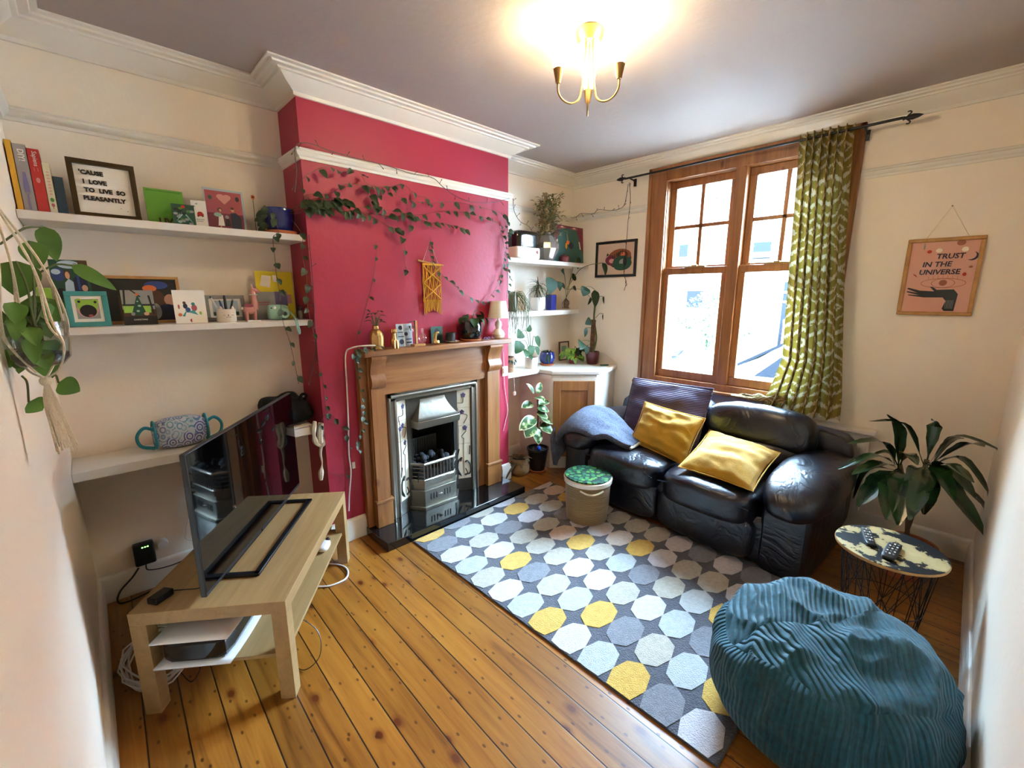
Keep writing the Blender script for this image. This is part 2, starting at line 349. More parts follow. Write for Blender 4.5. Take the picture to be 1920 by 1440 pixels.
for a, b in ((-1.522, -.995), (-2.105, -1.60)):
    # lower sash (inner) and upper sash (outer)
    lo = MB(); X = (L+.012, L+.052); t = .047
    lo.box((X[0], a, .857), (X[1], b, .922)).box((X[0], a, 1.722), (X[1], b, 1.775)).box((X[0], a, .922), (X[1], a+t, 1.722)).box((X[0], b-t, .922), (X[1], b, 1.722))
    s = lo.build('lower_sash', 'pine', win, bevel=.004)
    MB().box((L+.028, a+t-.005, .917), (L+.032, b-t+.005, 1.727)).build('pane', 'pane', s, smooth=False)
    up_ = MB(); X = (L+.058, L+.098); t = .05
    up_.box((X[0], a, 1.742), (X[1], b, 1.792)).box((X[0], a, 2.408), (X[1], b, 2.463)).box((X[0], a, 1.792), (X[1], a+t, 2.408)).box((X[0], b-t, 1.792), (X[1], b, 2.408))
    c = (a+b)/2
    s = up_.build('upper_sash', 'pine', win, bevel=.004)
    g = MB(); g.box((X[0]+.006, c-.014, 1.792), (X[1]-.006, c+.014, 2.408)).box((X[0]+.006, a+t, 2.088), (X[1]-.006, b-t, 2.115)); g.build('glazing_bar', 'pine', s, bevel=.003)
    MB().box((L+.076, a+t-.005, 1.787), (L+.080, b-t+.005, 2.413)).build('pane', 'pane', s, smooth=False)
    q = MB(); q.box((L+.004, c-.085, 1.775), (L+.03, c+.085, 1.786)).box((L+.0, c-.02, 1.784), (L+.03, c+.02, 1.794)); q.build('latch', 'brass', win, bevel=.002)

# ---------------------------------------------------------------- outside the window
GZ = -.35
M['asphalt'] = mat('asphalt', '3c3c40', .9, c2='48484a', vs=40); M['paving'] = mat('paving', '6a6660', .9)
M['brick'] = None
def brick_mat():
    mt, nt, b = base_mat('red brick'); tc = nd(nt, 'ShaderNodeTexCoord'); sp = nd(nt, 'ShaderNodeSeparateXYZ', {0: tc.outputs['Object']})
    v = nd(nt, 'ShaderNodeCombineXYZ', {0: sp.outputs[1], 1: sp.outputs[2], 2: 0.0})
    br = nd(nt, 'ShaderNodeTexBrick', {'Vector': v.outputs[0], 'Color1': hx('8a4636'), 'Color2': hx('763a2c'), 'Mortar': hx('8a7c70'), 'Scale': 4.4, 'Mortar Size': .02})
    nt.links.new(br.outputs[0], b.inputs['Base Color']); b.inputs['Roughness'].default_value = .9; return mt
M['brick'] = brick_mat(); M['render'] = mat('pale painted render', '8c8880', .9); M['slate'] = mat('slate roof', '39424c', .7, c2='2f373f', vs=30)
M['winblue'] = mat('dark window glass', '06090e', .6, spec=.05); M['hedge'] = mat('hedge leaf', '24381a', .8, c2='1a2c12', vs=8)
structure('ground', MB().box((4.02, -30, GZ-.1), (40, 40, GZ)), 'asphalt', smooth=False)
structure('trim_3', MB().box((4.02, -30, GZ), (5.0, 40, GZ+.08)).box((14.2, -30, GZ), (17, 40, GZ+.08)), 'paving', smooth=False)
hs = thing('terraced_house', 'brick and pale rendered terraced house with slate gable seen across the street', 'house', (17, 2, GZ))
FXX = 17.0
def fy(px, py): return at('x', FXX, px, py)
mb = MB(); a = fy(1262, 440).z
mb.box((FXX, -14, GZ), (FXX+6, 22, 2.9)); mb.build('render_wall', 'render', hs, smooth=False)
mb = MB(); mb.box((FXX, -14, 2.9), (FXX+6, 22, 5.2)); mb.build('brick_wall', 'brick', hs, smooth=False)
# gables
for c in (.9, 8.3, -6.5):
    g = MB(); g.prism([(c-2.3, 5.2), (c+2.3, 5.2), (c, 8.2)], FXX-.02, FXX+.25, 'x'); g.build('gable', 'brick', hs, smooth=False)
    r = MB(); 
    for sg in (-1, 1): r.prism([(c+sg*2.75, 4.75), (c+sg*2.75, 5.0), (c, 8.75), (c, 8.45)], FXX-.35, FXX+5, 'x')
    r.build('gable_roof', 'slate', hs, smooth=False)
mb = MB(); mb.prism([(FXX-.3, 5.1), (FXX+6, 9.5), (FXX+6, 9.3), (FXX-.3, 4.95)], -14, 22, 'y'); mb.build('roof', 'slate', hs, smooth=False)
mb = MB(); mb.box((FXX-.16, -14, 2.82), (FXX, 22, 3.0)); mb.build('string_course', 'slate', hs, smooth=False)
for (u0, v0, u1, v1) in ((1290, 545, 1318, 577), (1255, 535, 1262, 580), (1415, 455, 1445, 485), (1268, 460, 1290, 492)):
    p, q = fy(u0, v0), fy(u1, v1); f = MB(); f.box((FXX-.07, q.y-.12, q.z-.12), (FXX+.02, p.y+.12, p.z+.12)); w = f.build('window_frame', 'white', hs, smooth=False)
    MB().box((FXX-.09, q.y, q.z), (FXX-.065, p.y, p.z)).build('pane', 'winblue', w, smooth=False)
p, q = fy(1473, 528), fy(1512, 598); d = MB(); d.box((FXX-.1, q.y, GZ+.08), (FXX, p.y, p.z)); d = d.build('front_door', 'winblue', hs, smooth=False)
for v in (548, 566): r = fy(1490, v); MB().box((FXX-.13, r.y-.3, r.z-.03), (FXX-.1, r.y+.3, r.z+.03)).build('letter_plate', 'white', d)
dp = fy(1330, 520); mb = MB(); mb.tube([(FXX-.1, dp.y, GZ+.1), (FXX-.1, dp.y, 5.1)], .05); mb.build('downpipe', 'slate', hs)
gw = MB(); gw.box((15.4, -8, GZ+.08), (15.65, 1.1, .75)).box((15.4, 4.2, GZ+.08), (15.65, 12, .75)); gw.mi = 1; gw.box((15.35, -8, .75), (15.7, 1.1, .85)).box((15.35, 4.2, .75), (15.7, 12, .85))
tag(gw.build('garden_wall', ['brick', 'slate'], origin=(15.5, 1, GZ+.08), smooth=False), 'low brick garden wall in front of the house across the street', 'wall')
rnd = random.Random(3)
bush = thing('bush', 'bright green leafy bush growing in front of the house across the street', 'bush', (14.9, 2.9, GZ+.08))
mb = MB(); cc = Vector((14.9, 2.95, .75))
for k in range(900):
    v = Vector((rnd.gauss(0, 1), rnd.gauss(0, 1), rnd.gauss(0, 1))).normalized(); r_ = rnd.uniform(.7, 1.05)
    p = cc+Vector((v.x*.55*r_, v.y*1.25*r_, v.z*.85*r_))
    mb.leaf(p, v+Vector((rnd.uniform(-.6, .6), rnd.uniform(-.6, .6), rnd.uniform(-.2, .6))), .16, .1, .5, 'lance', na=2)
tag(mb.build('foliage', 'hedge', bush), kind='stuff')
MB().tube([(14.9, 2.95, GZ+.08), (14.9, 2.95, .8)], .05).build('stem', 'bstem', bush)

def car(name, label, T, Lc, Wc, Hc, body, hood=.9):
    o = thing(name, label, 'car', T.translation); 
    def sec(y0_, zz, s=1):  # outline in x(length), z
        return None
    prof = [(-Lc/2, .35), (-Lc/2+.05, .72), (-Lc/2+.15, .82), (-Lc/2+hood, .95), (-Lc/2+hood+.65, Hc-.05), (-Lc/2+hood+1.0, Hc), (Lc/2-.9, Hc-.02), (Lc/2-.25, 1.02), (Lc/2, .95), (Lc/2, .35)]
    def R(y, inset):
        return [T @ Vector((x*(1-.02*inset), y*(1-.0*inset) if z < .97 else y*.82, z)) for x, z in prof]
    mb = MB(); ys = [-Wc/2, -Wc/2*.93, 0, Wc/2*.93, Wc/2]; mb.rings([R(y, 2 if abs(y) == Wc/2 else 0) for y in ys]); mb.build('body', body, o, bevel=.03, angle=30)
    g = MB(T); x1, x2 = -Lc/2+hood, -Lc/2+hood+.65
    for sg in (-1, 1):
        yy = Wc/2*.9*sg; g.add([(x1+.35, yy*1.03, .98), (Lc/2-.45, yy*1.03, .98), (Lc/2-.95, Wc/2*.83*sg, Hc-.09), (x2+.12, Wc/2*.83*sg, Hc-.09)], [(0, 1, 2, 3)])
    g.add([(x1+.03, -Wc*.42, .99), (x1+.03, Wc*.42, .99), (x2-.02, Wc*.385, Hc-.1), (x2-.02, -Wc*.385, Hc-.1)], [(0, 1, 2, 3)])
    g.add([(Lc/2-.2, -Wc*.42, 1.06), (Lc/2-.2, Wc*.42, 1.06), (Lc/2-.83, Wc*.385, Hc-.1), (Lc/2-.83, -Wc*.385, Hc-.1)], [(0, 1, 2, 3)])
    g = g.build('glazing', 'winblue', o, smooth=False, solid=.03)
    for sx in (-1, 1):
        for sy in (-1, 1):
            w = MB(T @ TR(sx*(Lc/2-.8), sy*(Wc/2-.09), .33) @ Matrix.Rotation(pi/2, 4, 'X')); w.lathe([(.2, -.09), (.32, -.1), (.33, 0), (.32, .1), (.2, .09)], n=24, caps=True); w = w.build('wheel', 'black', o)
            h = MB(T @ TR(sx*(Lc/2-.8), sy*(Wc/2+.012), .33) @ Matrix.Rotation(pi/2, 4, 'X'))
            for k in range(5): h.box((-.03, .02, -.01), (.03, .2, .01), Matrix.Rotation(k*2*pi/5, 3, 'Z'))
            h.lathe([(.19, -.012), (.22, 0), (.19, .012)], n=20, caps=False); h.build('hub_cap', 'white', w)
    f = MB(T); f.box((-Lc/2-.02, -.5, .42), (-Lc/2+.03, .5, .6)); f.build('grille', 'black', o, bevel=.02)
    p = MB(T); p.box((-Lc/2-.04, -.26, .5), (-Lc/2-.015, .26, .61)); p.build('number_plate', 'white', o)
    for sg in (-1, 1): h = MB(T); h.puff((-Lc/2+.14, sg*(Wc/2-.22), .74), (.12, .2, .05), 3, 5); h.build('headlamp', 'white', o)
    return o
M['orangecar'] = mat('orange car paint', '8c4a0c', .25, coat=.7); M['whitecar'] = mat('pale car paint', '8f9296', .2, coat=.7)
car('car', 'orange car parked across the street, its front end beside the bush', TR(12.75, 4.9, GZ, radians(90)), 4.2, 1.75, 1.45, 'orangecar').name = 'car'
car('car', 'pale car with dark side windows parked close outside the window', TR(6.6, -2.9, GZ, radians(93)), 4.4, 1.8, 1.55, 'whitecar', 1.1)
# ================================================================ ceiling lamp
LX, LY = 1.838, -1.581
lamp = thing('ceiling_light', 'three arm brass ceiling light with frosted glass shades, lit', 'ceiling light', (LX, LY, H))
MB().lathe([(.05, H), (.06, H-.004), (.056, H-.03), (.045, H-.05), (.0, H-.052)], (LX, LY, 0), 36).build('canopy', 'brass', lamp)
M['shadeglass'] = mat('lit frosted glass', 'fff1cf', .5, emit=18.5)
M['shadeglass'].node_tree.nodes['Principled BSDF'].inputs['Emission Color'].default_value = (1, .80, .50, 1)
for a in (37, 157, 277):
    a = radians(a); u = Vector((cos(a), sin(a), 0)); c = Vector((LX, LY, 0)); R0 = .14
    pts = [c+u*.016+Vector((0, 0, H-.05)), c+u*.022+Vector((0, 0, 2.50)), c+u*.03+Vector((0, 0, 2.43))]
    for k in range(0, 11):
        t = pi+pi*k/10; pts.append(c+u*(.09+.055*cos(t))+Vector((0, 0, 2.405+.05*sin(t))))
    pts.append(c+u*(.145)+Vector((0, 0, 2.43)))
    arm = MB().tube(curve(pts, 3), .0042, 8).build('arm', 'brass', lamp)
    s = c+u*.145
    MB().lathe([(.004, 2.422), (.010, 2.424), (.021, 2.478), (.019, 2.48)], s, 20).build('lamp_holder', 'brass', arm)
    sh = MB().lathe([(.018, 2.478), (.024, 2.50), (.031, 2.54), (.034, 2.588), (.031, 2.588), (.028, 2.54), (.021, 2.50), (.015, 2.48)], s, 28, caps=False).build('glass_shade', 'shadeglass', arm)
    bl = bpy.data.lights.new('bulb', 'POINT'); bl.energy = 1.8; bl.color = (1, .72, .30); bl.shadow_soft_size = .012
    bo = bpy.data.objects.new('bulb', bl); COL.objects.link(bo); bo.location = s+Vector((0, 0, 2.54))

# ================================================================ hearth and fireplace
HZ = .055
mb = MB(); mb.box((1.283, -.59, 0), (2.483, BD, HZ)); tag(mb.build('hearth', 'granite', origin=(1.883, -.44, 0), bevel=.003), 'polished black granite hearth slab in front of the fireplace', 'hearth')
fs = thing('mantelpiece', 'waxed pine fire surround with carved corbels and mantel shelf', 'fireplace surround', (1.883, -.35, HZ))
MB().box((1.292, -.425, 1.186), (2.492, BD, 1.224)).build('mantel_shelf', 'pineX', fs, bevel=.006)
lx = [at('y', -.375, 711, 989).x, at('y', -.375, 738, 977).x, at('y', -.375, 915, 902).x, at('y', -.375, 938, 893).x]
LEG = ((lx[0]-.005, lx[1]-.005), (lx[2]-.003, lx[3]))
for a, b in LEG:
    MB().box((a-.0, -.365, HZ), (b, BD, 1.186)).build('upright', 'pineZ', fs, bevel=.003)
    p = MB(); p.box((a+.006, -.378, .24), (b-.006, -.36, 1.0)); p.build('pilaster', 'pineZ', fs, bevel=.002)
    p = MB(); p.box((a-.004, -.386, HZ), (b+.004, -.355, .225)); p.box((a-.010, -.394, .225), (b+.010, -.355, .243)); p.build('plinth_block', 'pineZ', fs, bevel=.003)
    pr = [(-.36, 1.186), (-.418, 1.186), (-.42, 1.17)]
    for k in range(9): t = k/8; pr.append((-.418+.030*sin(t*pi*.5)+.0*t, 1.165-.09*t))
    for k in range(9): t = k/8; pr.append((-.388-.018*sin(t*pi), 1.07-.085*t))
    pr += [(-.36, .985)]
    p = MB(); p.prism(pr, a+.004, b-.004, 'x'); p.build('corbel', 'pineZ', fs, bevel=.002)
w0, w1 = LEG[0][0], LEG[1][1]
for a, b in ((w0-.045, w0), (w1, w1+.03)): MB().box((a, -.335, HZ), (b, BD, 1.186)).build('backing_board', 'pineZ', fs, bevel=.002)
MB().box((LEG[0][1], -.36, .93), (LEG[1][0], BD, 1.186)).build('frieze', 'pineX', fs, bevel=.002)
for a, b, q in ((LEG[0][1], 1.462, 0), (2.206, LEG[1][0], 1)):
    if b > a: MB().box((a, -.335, HZ), (b, BD, .93)).build('inner_slip', 'pineZ', fs)

fi = thing('fireplace_insert', 'polished cast iron tiled fireplace insert with hood and barred grate', 'fireplace', (1.84, -.33, HZ))
def quad_strip(mb, pts, z0, z1, th=.01):
    mb.prism([(p[0], p[1]) for p in pts]+[(p[0], p[1]+th) for p in pts[::-1]], z0, z1)
mb = MB(); IX0, IX1 = 1.462, 2.206
mb.box((IX0, -.345, HZ), (1.522, -.32, .93)).box((2.146, -.345, HZ), (IX1, -.32, .93)).box((IX0, -.345, .872), (IX1, -.32, .93))
for x in (1.515, 2.153): mb.tube([(x, -.345, HZ), (x, -.345, .88)], .008, 8)
mb.tube([(IX0+.02, -.348, .905), (IX1-.02, -.348, .905)], .014, 10)
for x in (IX0+.012, IX1-.012): mb.tube([(x, -.345, HZ), (x, -.345, .90)], .009, 8)
mb.build('outer_frame', 'iron', fi, bevel=.002)
def tile_panel(a, b, name):
    d = Vector((b[0]-a[0], b[1]-a[1], 0)); w = d.length; ang = math.atan2(d.y, d.x); T = TR(a[0], a[1], 0, ang)
    q = MB(T)
    for k in range(5): q.box((.001, -.004, .157+k*.1418+.001), (w-.001, .008, .157+(k+1)*.1418-.001))
    t = q.build('tile_panel', 'tile', fi, bevel=.0015)
    # iris pattern painted on the tiles
    f = MB(T); g = MB(T); y = -.0055
    def ln(P, r=.0016, B=g): B.tube([(x*w, y, z) for x, z in curve2(P)], r, 5)
    def curve2(P): return [(p.x, p.z) for p in curve([(x, 0, z) for x, z in P], 6)]
    ln([(.3, .19), (.1, .24), (.15, .30), (.38, .33), (.3, .30)], .006); ln([(.35, .18), (.1, .21), (.12, .27)], .004)
    ln([(.55, .19), (.92, .20), (.96, .26), (.75, .30), (.6, .29)], .006); ln([(.6, .18), (.75, .20), (.62, .24)], .004)
    ln([(.5, .2), (.52, .4), (.55, .48)]); ln([(.55, .48), (.4, .50), (.7, .54), (.5, .56)], .002); ln([(.12, .33), (.2, .5), (.15, .68)], .002); ln([(.9, .35), (.93, .42)], .004)
    ln([(.55, .60), (.8, .66), (.45, .68), (.5, .70)], .002); ln([(.2, .70), (.1, .76), (.5, .76), (.55, .80)], .002); ln([(.1, .34), (.22, .40)], .004)
    for cx, cz in ((.62, .565), (.45, .69), (.2, .675), (.55, .82)):
        for k in range(5):
            an = k*2*pi/5+.3; f.ball((cx*w+.011*cos(an), y, cz+.012*sin(an)), (.008, .001, .008), 8, 4)
        f.ball((cx*w, y, cz), (.007, .0015, .007), 8, 4)
    g.build('painted_stems', 'ink', t, smooth=False); f.build('painted_iris', 'lilacink', t)
M['lilacink'] = mat('violet glaze', '4a4366', .4)
tile_panel((1.527, -.336), (1.632, -.285), 'l'); tile_panel((2.036, -.285), (2.141, -.336), 'r')
mb = MB(); mb.box((1.62, -.30, .66), (2.048, -.265, .872)).box((1.62, -.297, .12), (1.652, -.265, .67)).box((2.014, -.297, .12), (2.048, -.265, .67))
mb.prism([(1.522, -.338), (1.64, -.285), (2.03, -.285), (2.146, -.338), (2.146, -.27), (1.522, -.27)], .866, .875).prism([(1.522, -.338), (1.64, -.285), (2.03, -.285), (2.146, -.338), (2.146, -.27), (1.522, -.27)], HZ, .155)
for k in range(8): mb.tube([(1.645+.01, -.3, .15), (1.645+.01, -.3, .66)], .003, 5) if k == 0 else None
mb.build('inner_plate', 'irondark', fi, bevel=.002)
mb = MB(); R = []
for k in range(9):
    t = k/8; z = .845-.135*t; yy = -.30-.075*t**1.7; hw = .115+.065*t**1.5; R.append([(1.833-hw, -.285, z), (1.833-hw+.012, yy, z), (1.833+hw-.012, yy, z), (1.833+hw, -.285, z)])
R += [[(1.833-.188, -.285, .706), (1.833-.178, -.385, .706), (1.833+.178, -.385, .706), (1.833+.188, -.285, .706)], [(1.833-.188, -.285, .69), (1.833-.178, -.385, .69), (1.833+.178, -.385, .69), (1.833+.188, -.285, .69)],
      [(1.833-.184, -.285, .655), (1.833-.174, -.380, .655), (1.833+.174, -.380, .655), (1.833+.184, -.285, .655)]]
mb.rings(R); mb.build('hood', 'iron', fi, bevel=.002, angle=50)
mb = MB(); mb.box((1.50, -.262, .06), (2.17, -.02, .93)); 
q = MB(); q.box((1.652, -.27, HZ), (1.66, -.02, .70)).box((2.006, -.27, HZ), (2.014, -.02, .70)).box((1.652, -.03, HZ), (2.014, -.02, .70)).box((1.652, -.27, .69), (2.014, -.02, .70)).box((1.652, -.27, HZ), (2.014, -.02, .15))
q.build('firebox', 'soot', fi, smooth=False)
q = MB(); q.box((1.68, -.11, .33), (1.98, -.10, .50))
for k in range(14): q.box((1.69+k*.0205, -.115, .34), (1.70+k*.0205, -.11, .49))
q.build('fireback', 'irondark', fi)
bay = lambda o: [(1.645-o, -.29), (1.70-o*.5, -.365-o), (1.945+o*.5, -.365-o), (2.02+o, -.29)]
def bayprism(mb, o, z0, z1): mb.prism(bay(o)[::1], z0, z1)
mb = MB(); bayprism(mb, .012, .378, .40)
mb2 = MB()
gr = MB(); P = bay(.006)
for z, r in ((.39, .011), (.272, .008)): gr.tube([(x, y, z) for x, y in P], r, 6)
for z in (.36, .33, .30):
    gr.tube([(P[0][0], P[0][1], z), (P[1][0], P[1][1], z)], .004, 5); gr.tube([(P[2][0], P[2][1], z), (P[3][0], P[3][1], z)], .004, 5)
for k in range(10): x = P[1][0]+(P[2][0]-P[1][0])*k/9; gr.tube([(x, P[1][1], .27), (x, P[1][1], .39)], .0042, 5)
gr.build('grate_bars', 'iron', fi)
mb = MB(); mb.prism(bay(.012), .235, .268); mb.prism(bay(.0), .20, .235); mb.prism(bay(.02), .19, .20)
mb.prism(bay(.012), .075, .19); mb.prism(bay(.03), HZ, .078)
ash = mb.build('ash_pan_cover', 'iron', fi, bevel=.002)
mb = MB(); yb = bay(.012)[1][1]-.001
for k in (0, 1, 2, 5, 6, 7): x = 1.74+k*.0235; mb.box((x, yb-.0015, .12), (x+.007, yb+.002, .165))
mb.build('vent_slot', 'soot', ash, smooth=False)
k_ = MB(); k_.ball((1.822, yb-.006, .143), (.016, .008, .006)); k_.tube([(1.806, yb-.006, .143), (1.838, yb-.006, .143)], .003); k_.build('ash_pan_handle', 'iron', ash)
rnd = random.Random(5); mb = MB()
for k in range(26):
    c = Vector((rnd.uniform(1.69, 1.96), rnd.uniform(-.35, -.16), rnd.uniform(.345, .40))); r_ = rnd.uniform(.018, .032)
    mb.puff(c, (r_, r_*.8, r_*.8), 2.6, 3, R=Matrix.Rotation(rnd.uniform(0, 3), 3, Vector((rnd.random(), rnd.random(), rnd.random())).normalized()))
tag(mb.build('coals', mat('grey coal', '26272a', .8), fi, smooth=False), kind='stuff')
MB().box((1.665, -.34, .26), (2.0, -.13, .33)).build('coal_bed', 'soot', fi)

# ================================================================ shelves in the left alcove
def shelf(label, poly, z1, th, name='floating_shelf', group=None):
    mb = MB(); mb.prism(poly, z1-th, z1); c = (sum(p[0] for p in poly)/len(poly), sum(p[1] for p in poly)/len(poly), z1-th)
    return tag(mb.build(name, 'shelf', origin=c, bevel=.003), label, 'shelf', group)
SD = -.262
shelf('white floating shelf, topmost in the left alcove, carrying books and the letter board', [(.001, 0), (.001, SD), (B0-.001, SD), (B0-.001, 0)], 1.874, .034)
shelf('white floating shelf, middle one in the left alcove, carrying photos and the toy camera', [(.001, 0), (.001, SD), (B0-.001, SD), (B0-.001, 0)], 1.413, .032)
sx = at('y', SD, 590, 800).x
shelf('thick white shelf, lowest in the left alcove, carrying the patterned toiletry bag', [(.001, 0), (.001, SD), (sx, SD), (sx, 0)], .787, .045)
# right alcove
shelf('white floating shelf, topmost in the right alcove, carrying the green print and the vase', [(B1+.001, 0), (B1+.001, -.255), (3.62, -.255), (L-.001, -.22), (L-.001, 0)], 1.848, .036)
shelf('white curved floating shelf, middle one in the right alcove, under the spiky plant', [(B1+.001, 0), (B1+.001, -.27), (2.8, -.275), (3.1, -.262), (3.4, -.225), (3.6, -.175), (L-.001, -.12), (L-.001, 0)], 1.418, .042)
ZC = .905
shelf('white shelf, lowest in the right alcove, running into the corner cupboard top', [(B1+.001, 0), (B1+.001, -.262), (2.995, -.262), (2.995, 0)], ZC, .036)

cb = thing('corner_cupboard', 'white corner cupboard with an old pine panelled door', 'cupboard', (3.3, -.3, 0))
a_, b_ = Vector((3.01, -.385)), Vector((3.31, -.66))
body = [(3.01, -.001), (3.01, -.385), (3.31, -.66), (L-.001, -.575), (L-.001, -.001)]
MB().prism(body, 0, ZC-.04).build('carcass', 'shelf', cb, bevel=.004)
MB().prism([(2.997, -.001), (2.997, -.40), (3.305, -.69), (3.40, -.685), (L-.001, -.60), (L-.001, -.001)], ZC-.036, ZC).build('worktop', 'shelf', cb, bevel=.008)
dv = b_-a_; ang = math.atan2(dv.y, dv.x); T = TR(a_.x, a_.y, 0, ang); dl = dv.length
MB(T).box((.012, -.008, .1), (dl-.012, .004, .84)).build('door_frame', 'shelf', cb)
d = MB(T); d.box((.02, -.022, .12), (.085, -.006, .815)).box((dl-.085, -.022, .12), (dl-.02, -.006, .815)).box((.085, -.022, .73), (dl-.085, -.006, .815)).box((.085, -.022, .12), (dl-.085, -.006, .21)).box((.08, -.014, .2), (dl-.08, -.008, .74))
d = d.build('door', 'oakdoor', cb, bevel=.004); MB(T).ball((dl-.05, -.034, .52), (.014, .016, .014)).build('knob', 'brown', d)
up = MB(); up.prism([(-.60, ZC), (-.575, ZC+.03), (-.45, ZC+.10), (-.001, ZC+.10), (-.001, ZC)], L-.022, L-.001, 'x'); up.build('side_upstand', 'shelf', cb, bevel=.003)

# ================================================================ rug
M['rugbase'] = mat('charcoal rug pile', '43424a', .95, c2='383740', vs=60, bump=.6, bs=160, sheen=.3)
RX, RY, DX, DY = 1.548, -1.66, .2215, .1503
rc = dict(W='bcb8bc', P='a6aaa8', B='a8a294', Y='c29a3a', G='75757a', C='bba797', D='6c6962')
for k, v in rc.items(): M['rug'+k] = mat('rug pile '+k, v, .95, c2='%02x%02x%02x' % tuple(max(0, int(v[i:i+2], 16)-14) for i in (0, 2, 4)), vs=50, bump=.6, bs=160, sheen=.3)
rug = thing('rug', 'charcoal rug patterned with white, grey, beige and mustard octagons', 'rug', (2.12, -1.56, 0))
RGX0, RGX1, RGY0, RGY1 = 1.455, 2.775, -2.50, -.598
MB().box((RGX0, RGY0, .001), (RGX1, RGY1, .010)).build('pile', 'rugbase', rug, bevel=.004)
cols = ['YGWPBWPYWPYGW', 'GPBWYGBPYGBPY', 'BWGBBBWWBWPGW', 'WYWBCYBPGBPYW', 'DBBGWWCYWBBWY', 'WCYBWBBBWGWGB']
keys = sorted(rc); mb = MB()
for i, c in enumerate(cols):
    for j, ch in enumerate(c):
        cx, cy = RX+i*DX+(7-j)*.0035, RY+(7-j)*DY+i*.004
        hx_, hy_ = .1125, .0765; P = []
        for k in range(8):
            an = k*pi/4; P.append((cx+hx_*cos(an), cy+hy_*sin(an)))
        P = [(min(max(x, RGX0+.004), RGX1-.004), min(max(y, RGY0+.004), RGY1-.004)) for x, y in P]
        mb.mi = keys.index(ch); mb.prism(P, .009, .0125)
mb.build('octagon_pattern', ['rug'+k for k in keys], rug)
# ================================================================ TV bench and what stands on it
M['oak']  # same foil on every side
c0 = Vector((.100, -.933)); c1 = Vector((.527, -1.254)); bt = Vector((.589, .808)); bn = Vector((.808, -.589))
BL_, BW = .945, (c1-c0).length; BH = .43
Tb = TR(c0.x, c0.y, 0, math.atan2(bt.y, bt.x))       # local x along the length, local y towards -bn
bench = thing('tv_bench', 'pale oak effect low bench with a lower shelf, carrying the television', 'tv bench', (c0.x, c0.y, 0), math.atan2(bt.y, bt.x))
MB(Tb).box((0, -BW, BH-.05), (BL_, 0, BH)).build('top', 'oak', bench, bevel=.0015)
for x in (0, BL_-.055):
    for y in (-BW, -.055): MB(Tb).box((x, y, 0), (x+.055, y+.055, BH-.05)).build('leg', 'oak', bench, bevel=.0015)
MB(Tb).box((.01, -BW+.02, .185), (BL_-.01, -.02, .20)).build('lower_shelf', 'oak', bench, bevel=.001)
tvx, tvn = Vector((.597, .802)), Vector((.802, -.597))
ta = math.atan2(tvx.y, tvx.x); Tt = TR(.314, -1.064, 0, ta)   # local x along the screen, -y towards the viewer
tv = thing('television', 'large black flat screen television standing on the pale oak bench', 'television', (.61, -.67, BH), ta)
MB(Tt).box((0, -.008, .458), (.99, .012, 1.012)).build('housing', 'darkgrey', tv, bevel=.003)
MB(Tt).box((.06, .01, .47), (.93, .05, .80)).build('back_cover', 'black', tv, bevel=.01)
MB(Tt).box((.004, -.0095, .474), (.986, -.0075, 1.008)).build('screen', 'blackgloss', tv, smooth=False)
st = MB(Tt); fr = [(.16, .03), (.16, -.115), (.80, -.115), (.80, .03)]
st.box((.15, -.125, BH+.001), (.83, -.10, BH+.013)).box((.15, .02, BH+.001), (.83, .04, BH+.013)).box((.15, -.125, BH+.001), (.175, .04, BH+.013)).box((.805, -.125, BH+.001), (.83, .04, BH+.013)).box((.16, .0, BH+.01), (.82, .02, BH+.04))
st.build('stand', 'black', tv, bevel=.003)
MB(Tt).box((.47, -.013, .457), (.53, -.008, .470)).build('maker_badge', 'darkgrey', tv)
pb = thing('power_adapter', 'small black power brick lying at the near end of the bench', 'adapter', (.20, -.915, BH), .6)
MB(PM[pb.name]).box((-.035, -.022, .001), (.035, .022, .026)).build('block', 'black', pb, bevel=.004)
MB().tube(curve([(.23, -.90, BH+.012), (.27, -.92, BH+.008), (.31, -.97, BH+.02), (.33, -.99, BH+.04)], 6), .002).build('cable', 'black', pb)
cs = thing('game_console', 'white and black curved games console lying on the lower shelf of the bench', 'games console', (.36, -.93, .2), ta)
Tc = PM[cs.name] @ Matrix.Translation((0, 0, 0))
def plate(z0, z1, name, m, a=.19, b=.13, bow=.02, s=1):
    R = []
    def f(u, v): x = (-1+2*u)*a; y = (-1+2*v)*b; return (x, y, z0+(z1-z0)*0+bow*((x/a)**2)*s)
    q = MB(Tc); q.grid(f, 10, 6); return q.build(name, m, cs, solid=.006)
plate(.006, 0, 'lower_plate', 'white', bow=.014); plate(.112, 0, 'upper_plate', 'white', bow=.012)
MB(Tc).puff((0, 0, .064), (.175, .115, .048), 8, 6).build('body', 'blackgloss', cs)
rt = thing('games_controller', 'small white controller lying at the far end of the lower shelf', 'controller', (.90, -.62, .2), ta)
q = MB(PM[rt.name]); q.puff((0, 0, .022), (.05, .03, .02), 2.5, 6); q.build('shell', 'white', rt); MB(PM[rt.name]).ball((.035, -.012, .04), (.012, .012, .01)).build('thumbstick', 'black', rt)
